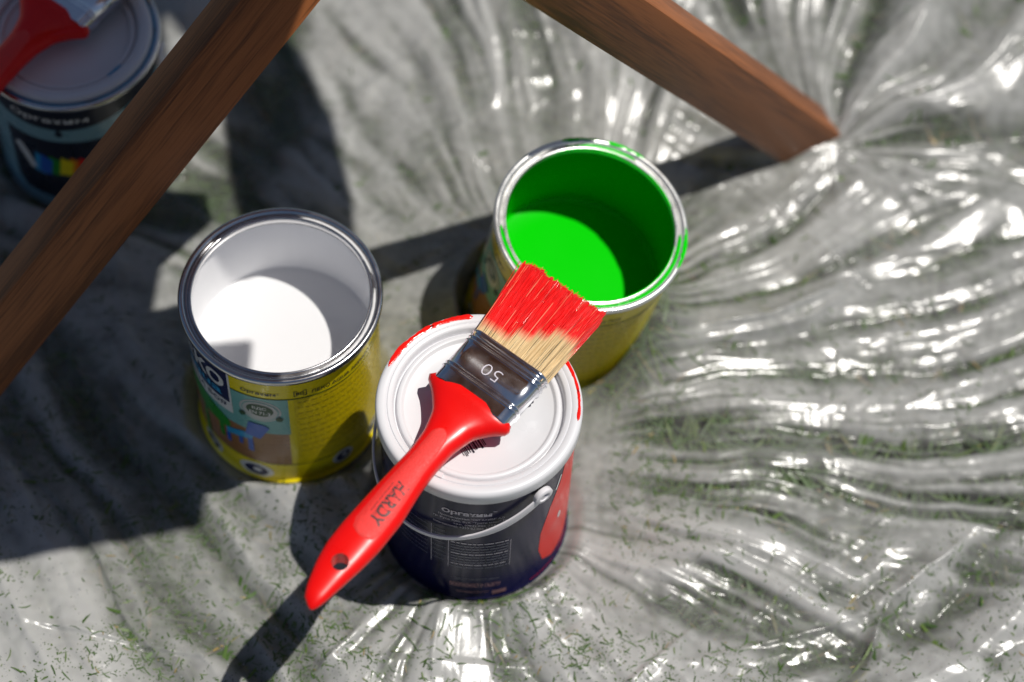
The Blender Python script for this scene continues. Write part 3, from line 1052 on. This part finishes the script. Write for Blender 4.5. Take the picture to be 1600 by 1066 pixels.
p.text('Производител: "ОРГАХИМ" АД', -110, -71, 108.4, 2.9, GREYTXT, 2)
p.text('гр. Русе 7000, бул. "Трети март" 21', -113, -70, 104.4, 2.9, GREYTXT, 2)
p.text('тел. (082) 886 222', -101, -76, 100.8, 2.6, GREYTXT, 2)
p.text('International: +359 82 886 333', -113, -78, 97.4, 2.6, GREYTXT, 2)
p.rect(-114.6, -114.2, 43, 92, GREYTXT, 2)
p.rect(-103.6, -103.2, 43, 82, GREYTXT, 2)
p.rect(-66.2, -65.9, 43, 78, GREYTXT, 2)
rr = random.Random(4)
DIM = plain('faint_print', (0.15, 0.15, 0.20), 0.35, vary=0.2)
for i in range(10):
    z = 77 - i * 3.6
    a = -102
    while a < -68:
        w = rr.uniform(1.5, 6)
        p.rect(a, min(a + w, -67.5), z, z + 1.1, DIM if i % 4 else GREYTXT, 2)
        a += w + 0.8
for i in range(8):
    z = 88 - i * 5.6
    p.text(rr.choice(('Разход', 'Цвят', 'Съхнене', 'Разреждане')), -113.4, -105.5 + rr.uniform(-1, 1), z, 2.4, DIM, 2)
    p.text('пожароопасно съхранява', -140, -117, z, 1.6, DIM, 2)
p.text('ДА СЕ ПАЗИ ОТ ДЕЦА', -99, -72, 27, 3.0, DIM, 2)
p.text('БЕЗОПАСНОСТ И СЪВЕТИ', -102, -71, 17.5, 5.0, PINKP, 2, 0.02)
p.text('произведено в България', -98, -78, 9, 3.2, PINKP, 2)
p.rect(-76, -67, 6, 11, PINKP, 2)
p.build('label', red_can)
bail(red_can, -49, 0.0590, 0.0600, 0.1240, 0.0420, BAILP)

blue_can = empty('paint_can', (BLUE[0], BLUE[1], 0.0))
tag(blue_can, 'shaded pale blue paint can with closed white lid behind the slanting leg', 'paint can', 'paint cans on the sheet')
PALEB = plain('pale_blue_label', (0.20, 0.36, 0.42), 0.28, vary=0.05, coat=0.3)
CYANP = plain('cyan_paint', (0.0, 0.22, 0.42), 0.2, vary=0.1)
rbb = 0.0545
v, f = lathe([(0, 0.003), (rbb - 0.004, 0.003), (rbb - 0.002, 0.0), (rbb + 0.001, 0.0006), (rbb + 0.0013, 0.0026), (rbb, 0.0042), (rbb, 0.04), (rbb, 0.08), (rbb, BLUE_H - 0.006), (rbb - 0.003, BLUE_H - 0.005)])
link('body', make_mesh('body', v, f, PALEB), blue_can)
v, f = lathe([(rbb, BLUE_H - 0.0065), (rbb + 0.0022, BLUE_H - 0.006), (rbb + 0.0034, BLUE_H - 0.004), (rbb + 0.0030, BLUE_H - 0.0015), (rbb + 0.0016, BLUE_H - 0.0008), (rbb - 0.001, BLUE_H - 0.003), (rbb - 0.004, BLUE_H - 0.003)], 128)
link('rim', make_mesh('rim', v, f, STEEL, sharp=80), blue_can)
prof = [(r_ * 0.915, z_ + 0.0014) for r_, z_ in lid_profile(BLUE_H)[:-4]] + [(0.0530, BLUE_H - 0.004)]
v, f = lathe(prof, 128)
blid = link('lid', make_mesh('lid', v, f, LID, sharp=50), blue_can)
groove_paint(blue_can, CYANP, [(-175, -60), (-70, 10), (5, 60)], 0.0528, 0.0556, BLUE_H - 0.0024, 5)
groove_paint(blid, CYANP, [(-47, -31)], 0.0424, 0.0462, BLUE_H + 0.0006, 6)
p = Print(rbb)
p.rect(-190, 30, 98, 114, DARK, 1)
p.poly([(-140, 98), (-130, 94), (-112, 91.5), (-92, 90.5), (-72, 92), (-55, 95), (-40, 98)], DARK, 1)
p.text('Оргахим', -123, -70, 96.5, 7.5, WPRINT, 2, 0.02)
p.ellipse(-91, 86.5, 2.6, 3.0, DARK, 2)
p.rect(-92, -90, 86, 92, DARK, 2)
p.poly([(-131, 78), (-50, 78), (-50, 14), (-62, 12), (-126, 12), (-132, 20)], DARK, 1)
p.poly([(-127, 62), (-122, 66), (-116, 56), (-112, 44), (-116, 40), (-123, 54)], WPRINT, 2)
for k, (m_, a_) in enumerate(((LTBLUE, -110), (BLUEP, -106), (GRASSG, -100), (YELLOW, -92), (ORANGE, -86), (REDP, -80))):
    p.poly([(a_ - 4, 40 + k * 0.6), (a_ + 4, 38 + k), (a_ + 7, 56), (a_ - 1, 61)], m_, 2 + k % 2)
p.rect(-44, -20, 20, 96, NAVY, 2)
p.build('label', blue_can)
# handle lugs at the right side, in the sun
for ang in (-4, 176):
    v, f = lathe([(0.0, 0.0), (0.006, 0.0), (0.0075, 0.001), (0.0078, 0.0035), (0.0066, 0.0048), (0.004, 0.005), (0.003, 0.0035), (0.0, 0.0035)], 32)
    e = link('handle_lug', make_mesh('handle_lug', v, f, BAILP), blue_can)
    dv = Vector((math.cos(R(ang)), math.sin(R(ang)), 0))
    M = dv.to_track_quat('Z', 'Y').to_matrix().to_4x4(); M.translation = dv * (rbb + 0.0005) + Vector((0, 0, BLUE_H - 0.012))
    e.matrix_local = M

# ------------------------------------------------------------------ paint brushes
HANDLE_RED = plain('handle_red_plastic', (0.78, 0.004, 0.003), 0.30, vary=0.05, scale=40, spec=0.36, bump=0.04, bump_scale=120)
PAD_RED = plain('handle_grip_pad', (0.78, 0.030, 0.024), 0.55, vary=0.22, scale=900, bump=0.5, bump_scale=1500)
LEFT = [(-15.5, 26.2), (-18.5, 28.6), (-21.0, 27.2), (-25.0, 21.5), (-34.3, 13.1), (-47.5, 8.6), (-59.7, 7.2), (-77.2, 7.4), (-97.6, 7.8), (-117.7, 7.7), (-131.9, 6.8), (-143.6, 4.1), (-157.2, -0.8), (-163.0, -4.2), (-165.6, -8.4), (-166.4, -10.4)]
RIGHT = [(-15.5, -26.6), (-18.5, -28.2), (-21.5, -27.2), (-25.0, -22.4), (-34.0, -15.4), (-47.5, -12.2), (-59.7, -12.0), (-77.2, -13.4), (-97.6, -17.0), (-117.7, -18.1), (-131.9, -17.5), (-143.6, -16.2), (-157.2, -14.8), (-163.0, -13.6), (-165.6, -12.6), (-166.4, -11.4)]
XS = [a for a, _ in LEFT]


def edge(tab, x):
    xs_ = [a for a, _ in tab][::-1]; ys_ = [b for _, b in tab][::-1]
    return float(np.interp(x, xs_, ys_))


def half_thick(x):
    return float(np.interp(x, [-166.4, -165, -160, -145, -118, -90, -60, -40, -26, -18.5, -15.5], [0.8, 2.2, 3.8, 5.4, 7.2, 7.6, 7.2, 7.0, 7.6, 8.6, 8.0]))


def smooth_curve(tab, xq):
    """Catmull-like smoothing by dense interpolation and averaging."""
    return [np.mean([edge(tab, x + d) for d in (-2.4, -1.2, 0, 1.2, 2.4)]) if -158 < x < -24 else edge(tab, x) for x in xq]


HX = sorted(set(list(np.linspace(-24, -160, 46)) + XS), reverse=True)
HL = smooth_curve(LEFT, HX); HR = smooth_curve(RIGHT, HX)


def handle_top(x, y):
    l = float(np.interp(x, HX[::-1], HL[::-1])); r_ = float(np.interp(x, HX[::-1], HR[::-1]))
    c, w = (l + r_) / 2, (l - r_) / 2
    u = min(1, abs(y - c) / w)
    return half_thick(x) * (1 - u ** 2.6) ** (1 / 2.2)


def build_brush(name, with_logo=True, seed=1):
    root = empty(name)
    mm = 0.001
    # handle
    V, F = [], []
    m = 28
    for x, l, r_ in zip(HX, HL, HR):
        c, w, t = (l + r_) / 2, (l - r_) / 2, half_thick(x)
        for k in range(m):
            a = 2 * math.pi * k / m
            ca, sa = math.cos(a), math.sin(a)
            V.append((x * mm, (c + w * math.copysign(abs(ca) ** 0.86, ca)) * mm, t * math.copysign(abs(sa) ** 0.80, sa) * mm))
    for i in range(len(HX) - 1):
        for k in range(m):
            F.append((i * m + k, i * m + (k + 1) % m, (i + 1) * m + (k + 1) % m, (i + 1) * m + k))
    F.append(tuple(range(m))[::-1]); F.append(tuple((len(HX) - 1) * m + k for k in range(m)))
    me = make_mesh('handle', V, F, HANDLE_RED, sharp=60)
    bm = bmesh.new(); bm.from_mesh(me); bmesh.ops.recalc_face_normals(bm, faces=bm.faces[:]); bm.to_mesh(me); bm.free()
    tmp = link('handle_tmp', me)
    v, f = lathe([(0, -0.02), (0.0048, -0.02), (0.0048, 0.02), (0, 0.02)], 28)
    cme = make_mesh('cutter', v, f, HANDLE_RED)
    bm = bmesh.new(); bm.from_mesh(cme); bmesh.ops.remove_doubles(bm, verts=bm.verts[:], dist=1e-7); bmesh.ops.recalc_face_normals(bm, faces=bm.faces[:]); bm.to_mesh(cme); bm.free()
    cut = link('cutter', cme, None, (-0.1376, -0.0076, 0))
    mod = tmp.modifiers.new('hole', 'BOOLEAN'); mod.operation = 'DIFFERENCE'; mod.object = cut; mod.solver = 'EXACT'
    bpy.context.view_layer.update()
    dg = bpy.context.evaluated_depsgraph_get()
    hm = bpy.data.meshes.new_from_object(tmp.evaluated_get(dg))
    bpy.data.objects.remove(tmp); bpy.data.objects.remove(cut)
    hm.name = 'handle'
    hm.polygons.foreach_set('use_smooth', [True] * len(hm.polygons))
    hm.set_sharp_from_angle(angle=R(50))
    h = link('handle', hm, root)
    # grip pad following the handle top
    V, F = [], []
    nx_, ny_ = 60, 10
    for i in range(nx_ + 1):
        t = i / nx_
        x = -42.0 - 78.0 * t
        cy = float(np.interp(x, [-120, -95, -70, -50, -42], [-6.4, -5.2, -3.2, -1.8, -1.2]))
        hw = float(np.interp(t, [0, 0.02, 0.06, 0.3, 0.6, 0.9, 0.975, 1], [0.5, 3.2, 5.2, 6.0, 8.2, 8.8, 6.5, 1.0]))
        for k in range(ny_ + 1):
            u = -1 + 2 * k / ny_
            y = cy + hw * u
            V.append((x * mm, y * mm, (handle_top(x, y) + (0.32 if abs(u) < 0.99 and 0 < i < nx_ else -0.1)) * mm))
    for i in range(nx_):
        for k in range(ny_):
            a = i * (ny_ + 1) + k
            F.append((a, a + 1, a + ny_ + 2, a + ny_ + 1))
    me = make_mesh('grip_pad', V, F, PAD_RED)
    bm = bmesh.new(); bm.from_mesh(me); bmesh.ops.recalc_face_normals(bm, faces=bm.faces[:])
    if sum(f_.normal.z for f_ in bm.faces) < 0:
        bmesh.ops.reverse_faces(bm, faces=bm.faces[:])
    bm.to_mesh(me); bm.free()
    pad = link('grip_pad', me, h)
    if with_logo:
        V, F = [], []
        for s_, x0, x1, ybase, hgt, bold in (('HARDY', -82.0, -110, -9.6, 7.4, 0.022), ('WORKING SERIES', -84, -106, -2.4, 1.6, 0.0), ('professional quality', -85, -105, 0.2, 1.3, 0.0)):
            vs, fs = text_shape(s_, bold)
            o = len(V)
            for a_, b_ in vs:
                x = x0 + (x1 - x0) * a_ / vs[:, 0].max()
                # text reads towards the tip; its top points to the right-hand edge
                y = ybase - (hgt * b_ / vs[:, 1].max()) + (hgt if s_ == 'HARDY' else 0) - (x + 82) * -0.055
                V.append((x * mm, y * mm, (handle_top(x, y) + 0.42) * mm))
            F += [tuple(i + o for i in q) for q in fs]
        me = make_mesh('lettering', V, F, plain('worn_black_print', (0.05, 0.02, 0.02), 0.5, vary=0.6, scale=700), smooth=False)
        bm = bmesh.new(); bm.from_mesh(me)
        for f_ in bm.faces:
            f_.normal_update()
            if f_.normal.z < 0: f_.normal_flip()
        bm.to_mesh(me); bm.free()
        link('lettering', me, pad)
    # ferrule
    V, F = [], []
    base = [(-19.0, -0.3), (-18.4, 0.0), (-11.2, 0.0), (-10.6, 0.35), (-9.8, 0.75), (-9.0, 0.35), (-8.4, 0.0), (-7.9, 0.35), (-7.2, 0.6), (-6.5, 0.3), (-6.0, 0.0),
            (9.2, 0.0), (9.8, 0.35), (10.6, 0.75), (11.4, 0.35), (12.0, 0.0), (12.6, 0.35), (13.3, 0.65), (14.0, 0.3), (14.5, 0.0), (16.4, 0.0), (16.9, 0.4), (17.6, 0.65), (18.3, 0.4), (18.6, -0.3), (18.2, -0.8), (14.0, -0.9)]
    m2 = 64
    for x, off in base:
        hw, ht, rc_ = 25.6 + off, 7.7 + off, 6.6
        for k in range(m2):
            # rounded rectangle, dense at the corners
            q = k * 4 / m2
            side = int(q); t = q - side
            cx_, cy_ = ((1, 1), (-1, 1), (-1, -1), (1, -1))[side]
            a0 = side * 90
            if t < 0.7:
                a = R(a0 + 90 * t / 0.7)
                y = cx_ * (hw - rc_) + rc_ * math.cos(a); z = cy_ * (ht - rc_) + rc_ * math.sin(a)
            else:
                s_ = (t - 0.7) / 0.3
                nxt = ((-1, 1), (-1, -1), (1, -1), (1, 1))[side]
                a = R(a0 + 90)
                y = (cx_ + (nxt[0] - cx_) * s_) * (hw - rc_) + rc_ * math.cos(a); z = (cy_ + (nxt[1] - cy_) * s_) * (ht - rc_) + rc_ * math.sin(a)
            V.append((x * mm, y * mm, z * mm))
    for i in range(len(base) - 1):
        for k in range(m2):
            F.append((i * m2 + (k + 1) % m2, i * m2 + k, (i + 1) * m2 + k, (i + 1) * m2 + (k + 1) % m2))
    me = make_mesh('ferrule', V, F, CHROME, sharp=75)
    bm = bmesh.new(); bm.from_mesh(me); bmesh.ops.recalc_face_normals(bm, faces=bm.faces[:]); bm.to_mesh(me); bm.free()
    fer = link('ferrule', me, root)
    # stamped size number
    vs, fs = text_shape('50', -0.02)
    V = []
    for a_, b_ in vs:
        y = -5.8 + 11.6 * a_ / vs[:, 0].max()
        x = 4.6 - 7.4 * b_ / vs[:, 1].max()
        V.append((x * mm, y * mm, 7.95 * mm))
    link('number', make_mesh('number', V, [tuple(q) for q in fs], plain('stamped_number', (0.86, 0.80, 0.88), 0.35, metal=0.4, vary=0.05), smooth=False), fer)
    return root


def bristle_material(paint_col):
    m, nt, p = node_mat('bristle')
    L = nt.links.new
    at = nt.nodes.new('ShaderNodeAttribute'); at.attribute_name = 'paint'
    a2 = nt.nodes.new('ShaderNodeAttribute'); a2.attribute_name = 'tone'
    cr = nt.nodes.new('ShaderNodeValToRGB')
    cr.color_ramp.elements[0].color = (0.030, 0.018, 0.008, 1); cr.color_ramp.elements[0].position = 0.0
    cr.color_ramp.elements[1].color = (0.95, 0.74, 0.42, 1); cr.color_ramp.elements[1].position = 1.0
    e = cr.color_ramp.elements.new(0.12); e.color = (0.55, 0.36, 0.15, 1)
    L(a2.outputs['Fac'], cr.inputs['Fac'])
    mx = nt.nodes.new('ShaderNodeMix'); mx.data_type = 'RGBA'
    L(at.outputs['Fac'], mx.inputs[0]); L(cr.outputs['Color'], mx.inputs[6]); mx.inputs[7].default_value = paint_col + (1,)
    L(mx.outputs[2], p.inputs['Base Color'])
    mr = nt.nodes.new('ShaderNodeMapRange')
    mr.inputs['To Min'].default_value = 0.45; mr.inputs['To Max'].default_value = 0.13
    L(at.outputs['Fac'], p.inputs['Coat Weight']); p.inputs['Coat Roughness'].default_value = 0.2
    L(at.outputs['Fac'], mr.inputs['Value']); L(mr.outputs['Result'], p.inputs['Roughness'])
    return m


def bristles(root, seed, count=6000):
    r = np.random.default_rng(seed)
    mm = 0.001
    u = r.uniform(-1, 1, count); w = r.uniform(-1, 1, count)
    y0 = u * 24.0; z0 = w * 6.2
    # clumps of wet bristles
    nc = 170
    cu, cw = r.uniform(-1, 1, nc), r.uniform(-1, 1, nc)
    cl = np.argmin((u[:, None] - cu) ** 2 * 9 + (w[:, None] - cw) ** 2, 1)
    gx = r.normal(0, 1.2, nc)[cl]
    length = 57.0 + 0.8 * gx + r.normal(0, 0.9, count) - 2.0 * np.abs(w) ** 2 - r.exponential(0.9, count)
    y1 = u * 28.0 + 3.6 + r.normal(0, 0.5, count); z1 = w * 5.2 + r.normal(0, 0.35, count)
    y1 = y1 * 0.78 + (cu[cl] * 27.0 + 3.6) * 0.22
    z1 = z1 * 0.7 + (cw[cl] * 5.0) * 0.3
    stray = r.random(count) < 0.005
    y1 = np.where(stray, y1 + r.normal(0, 3, count), y1)
    z1 = np.where(stray, z1 + np.abs(r.normal(0, 2.5, count)), z1)
    S = 9
    t = np.linspace(0, 1, S)
    x = 15.0 + length[:, None] * t
    y = y0[:, None] + (y1 - y0)[:, None] * t
    z = z0[:, None] + (z1 - z0)[:, None] * t + (np.sin(t * 3) * r.normal(0, 0.3, count)[:, None]) + np.sin(t * 13 + r.uniform(0, 6.3, count)[:, None]) * (0.30 * r.random(count)[:, None]) * np.minimum(1, t * 3)
    line = np.interp(y0 + 0.5 * (y1 - y0), [-33, -24.5, -16, -11, -1.2, 10.6, 19.6, 27], [43.4, 44.5, 46.2, 44.5, 35.5, 28.0, 25.0, 24.0])
    line = line + r.normal(0, 0.45, count) + gx * 0.3 + np.where(u < -0.55, r.exponential(2.2, count), r.exponential(0.25, count)) - 1.6
    paint = sstep(-0.8, 0.8, x - line[:, None])
    paint = paint * (1 - 0.5 * (r.random(count) < 0.04))[:, None]
    rad = (0.15 + 0.05 * r.random(count))[:, None] * (1 - 0.45 * t) * (1 + 0.75 * paint)
    V = np.empty((count, S, 4, 3))
    for k in range(4):
        a = math.pi / 2 * k + 0.4
        V[:, :, k, 0] = x; V[:, :, k, 1] = y + rad * math.cos(a); V[:, :, k, 2] = z + rad * math.sin(a)
    V *= mm
    base_ = (np.arange(count) * S * 4)[:, None, None, None]
    q = np.array([[[i * 4 + k, i * 4 + (k + 1) % 4, i * 4 + 4 + (k + 1) % 4, i * 4 + 4 + k] for k in range(4)] for i in range(S - 1)])[None]
    f = (base_ + q).reshape(-1, 4).astype(np.int32)
    me = bpy.data.meshes.new('bristles')
    me.vertices.add(count * S * 4); me.vertices.foreach_set('co', V.reshape(-1).astype(np.float32))
    me.loops.add(f.size); me.loops.foreach_set('vertex_index', f.ravel())
    me.polygons.add(len(f)); me.polygons.foreach_set('loop_start', np.arange(0, f.size, 4, dtype=np.int32))
    me.polygons.foreach_set('use_smooth', np.ones(len(f), dtype=bool))
    me.update(calc_edges=True)
    me.attributes.new('paint', 'FLOAT', 'POINT').data.foreach_set('value', np.repeat(paint.reshape(-1), 4).astype(np.float32))
    tone = np.clip(r.normal(0.62, 0.22, count), 0.12, 1); tone = np.where(r.random(count) < 0.07, 0.02, tone)
    me.attributes.new('tone', 'FLOAT', 'POINT').data.foreach_set('value', np.repeat(tone, S * 4).astype(np.float32))
    me.materials.append(bristle_material((0.86, 0.003, 0.002)))
    o = link('bristles', me, root)
    # glossy beads of wet paint added on the loaded bristles to make sparkles
    nb = 900
    bm_ = bmesh.new(); bmesh.ops.create_icosphere(bm_, subdivisions=2, radius=1.0); bm_.verts.index_update()
    sv = np.array([v_.co[:] for v_ in bm_.verts]); sf = np.array([[v_.index for v_ in f_.verts] for f_ in bm_.faces]); bm_.free()
    kk = r.integers(0, count, nb * 6); tt_ = r.random(nb * 6)
    si = np.minimum((tt_ * (S - 1)).astype(int), S - 2)
    bx_, by_, bz_ = x[kk, si], y[kk, si], z[kk, si]
    okb = (paint[kk, si] > 0.9) & (bz_ > 3.0)
    bx_, by_, bz_ = bx_[okb][:nb], by_[okb][:nb], bz_[okb][:nb]
    rr_ = r.uniform(0.16, 0.42, len(bx_))
    VB = (sv[None] * rr_[:, None, None] * np.array([1.9, 0.9, 0.8]) + np.stack([bx_, by_, bz_ + 0.1], -1)[:, None, :]) * mm
    FB = (sf[None] + (np.arange(len(bx_)) * len(sv))[:, None, None]).reshape(-1, 3)
    wp = link('wet_paint', make_mesh('wet_paint', VB.reshape(-1, 3), FB.tolist(), plain('wet_red_paint', (0.82, 0.003, 0.002), 0.10, vary=0.05, spec=0.6), smooth=True, sharp=180), o)
    wp['kind'] = 'stuff'
    # dense heart of the bristle block, so that no light shows through
    V2, F2, P2 = [], [], []
    nx2, ny2 = 40, 40
    for side in (1, -1):
        for i in range(nx2 + 1):
            tx = i / nx2
            for j in range(ny2 + 1):
                uy = -1 + 2 * j / ny2
                yy = uy * 23.0 * (1 - tx) + (uy * 26.5 + 3.6) * tx
                xx = 15 + 52.0 * tx
                V2.append((xx * mm, yy * mm, side * (5.6 - 1.4 * tx) * math.sqrt(max(0, 1 - abs(uy) ** 6)) * mm))
                P2.append(1.0 if xx > np.interp(yy, [-33, -24.5, -16, -11, -1.2, 10.6, 19.6, 27], [43.4, 44.5, 46.2, 44.5, 35.5, 28.0, 25.0, 24.0]) else 0.0)
    st_ = (nx2 + 1) * (ny2 + 1)
    for sd in (0, 1):
        for i in range(nx2):
            for j in range(ny2):
                q0 = sd * st_ + i * (ny2 + 1) + j
                fq = (q0, q0 + ny2 + 1, q0 + ny2 + 2, q0 + 1)
                F2.append(fq if sd == 0 else fq[::-1])
    for j in range(ny2):
        q0 = nx2 * (ny2 + 1) + j
        F2.append((q0, st_ + q0, st_ + q0 + 1, q0 + 1))
    cm_ = make_mesh('bristle_core', V2, F2, me.materials[0], smooth=True, sharp=60)
    cm_.attributes.new('paint', 'FLOAT', 'POINT').data.foreach_set('value', np.array(P2, dtype=np.float32))
    cm_.attributes.new('tone', 'FLOAT', 'POINT').data.foreach_set('value', np.full(len(P2), 0.22, dtype=np.float32))
    link('bristle_core', cm_, o)
    o['kind'] = 'stuff'
    return o


FER_C = (-0.0107, 0.6403)
brush = build_brush('paint_brush')
brush.location = (FER_C[0], FER_C[1], RED_H + 0.0090)
brush.rotation_euler = (0, 0, R(55.1))
bristles(brush, 4)
tag(brush, 'red handled flat paint brush with wet red bristles lying on the white lid', 'paint brush', 'paint brushes')

brush2 = build_brush('paint_brush', with_logo=False)
brush2.location = (-0.2832, 0.9070, BLUE_H + 0.0105)
brush2.rotation_euler = (0, 0, R(56.8))
bristles(brush2, 9, 1800)
tag(brush2, 'shaded red handled paint brush resting on the blue can cut by the frame', 'paint brush', 'paint brushes')

# ------------------------------------------------------------------ loose grass and dew on the sheet
def free_of_cans(x, y, margin=0.003):
    ok = np.ones(len(x), bool)
    for c in (WHITE, RED, BLUE, (GREEN_BASE.x, GREEN_BASE.y)):
        ok &= np.hypot(x - c[0], y - c[1]) > 0.058 + margin
    return ok


def clippings(name, cx, cy, lo, hi, w0, w1, seed):
    ok = free_of_cans(cx, cy, 0.004)
    cx, cy = cx[ok], cy[ok]
    k = len(cx)
    ln = lo + (hi - lo) * rng.random(k) ** 6
    return blades(name, cx, cy, ln, rng.uniform(w0, w1, k), rng.uniform(0.0002, 0.0005, k), BLADE, seed, bend=0.7)


n = 40000
cx = rng.uniform(-0.36, 0.36, n); cy = 0.48 + np.abs(rng.normal(0, 0.17, n))
keep = rng.random(n) < np.clip(0.40 + 0.85 * pn(cx * 14, cy * 14, 70) + 0.65 * pn(cx * 45, cy * 45, 71), 0.04, 1) * np.where(cx > 0.1, 0.55, 1.0)
clip = link('grass_clippings', clippings('grass_clippings', cx[keep], cy[keep], 0.0006, 0.0085, 0.00035, 0.0011, 8))
tag(clip, 'fine dark green grass clippings pressed over the plastic sheet', 'grass', kind='stuff')
cx = np.concatenate([rng.normal(0.01, 0.07, 60), rng.uniform(-0.33, 0.33, 30), rng.normal(0.10, 0.02, 30)])
cy = np.concatenate([rng.normal(0.553, 0.02, 60), rng.uniform(0.50, 0.70, 30), rng.normal(0.67, 0.04, 30)])
strands = link('grass_strands', clippings('grass_strands', cx, cy, 0.006, 0.026, 0.0007, 0.0014, 12))
tag(strands, 'longer loose grass blades stuck to the plastic near the cans', 'grass', kind='stuff')

n = 3200
dx = rng.uniform(-0.34, 0.36, n); dy = 0.49 + np.abs(rng.normal(0, 0.16, n))
ok = free_of_cans(dx, dy) & (dy < 1.0) & ((dx < 0.1) | (dy < 0.62) | (rng.random(n) < 0.3))
dx, dy = dx[ok], dy[ok]
dz = height_at(dx, dy)
bm = bmesh.new(); bmesh.ops.create_icosphere(bm, subdivisions=1, radius=1.0)
bv = np.array([v.co[:] for v in bm.verts]); bm.verts.index_update(); bf = np.array([[v.index for v in f.verts] for f in bm.faces]); bm.free()
rad = np.clip(rng.lognormal(-7.9, 0.38, len(dx)), 0.0002, 0.0010)
V = bv[None] * rad[:, None, None] * np.array([1, 1, 0.75]) + np.stack([dx, dy, dz + rad * 0.35], -1)[:, None, :]
F = (bf[None] + (np.arange(len(dx)) * len(bv))[:, None, None]).reshape(-1, 3)
me = make_mesh('dew_drops', V.reshape(-1, 3), F.tolist(), [], smooth=True, sharp=180)
m, nt, p = node_mat('water_drop')
p.inputs['Base Color'].default_value = (0.45, 0.46, 0.46, 1); p.inputs['Roughness'].default_value = 0.03
p.inputs['IOR'].default_value = 1.33
tb = nt.nodes.new('ShaderNodeBsdfTransparent'); mxs = nt.nodes.new('ShaderNodeMixShader'); mxs.inputs[0].default_value = 0.45
nt.links.new(tb.outputs[0], mxs.inputs[1]); nt.links.new(p.outputs[0], mxs.inputs[2])
nt.links.new(mxs.outputs[0], nt.nodes['Material Output'].inputs['Surface'])
me.materials.append(m)
dew = link('dew_drops', me)
tag(dew, 'tiny clear dew drops beaded over the plastic sheet', 'dew', kind='stuff')
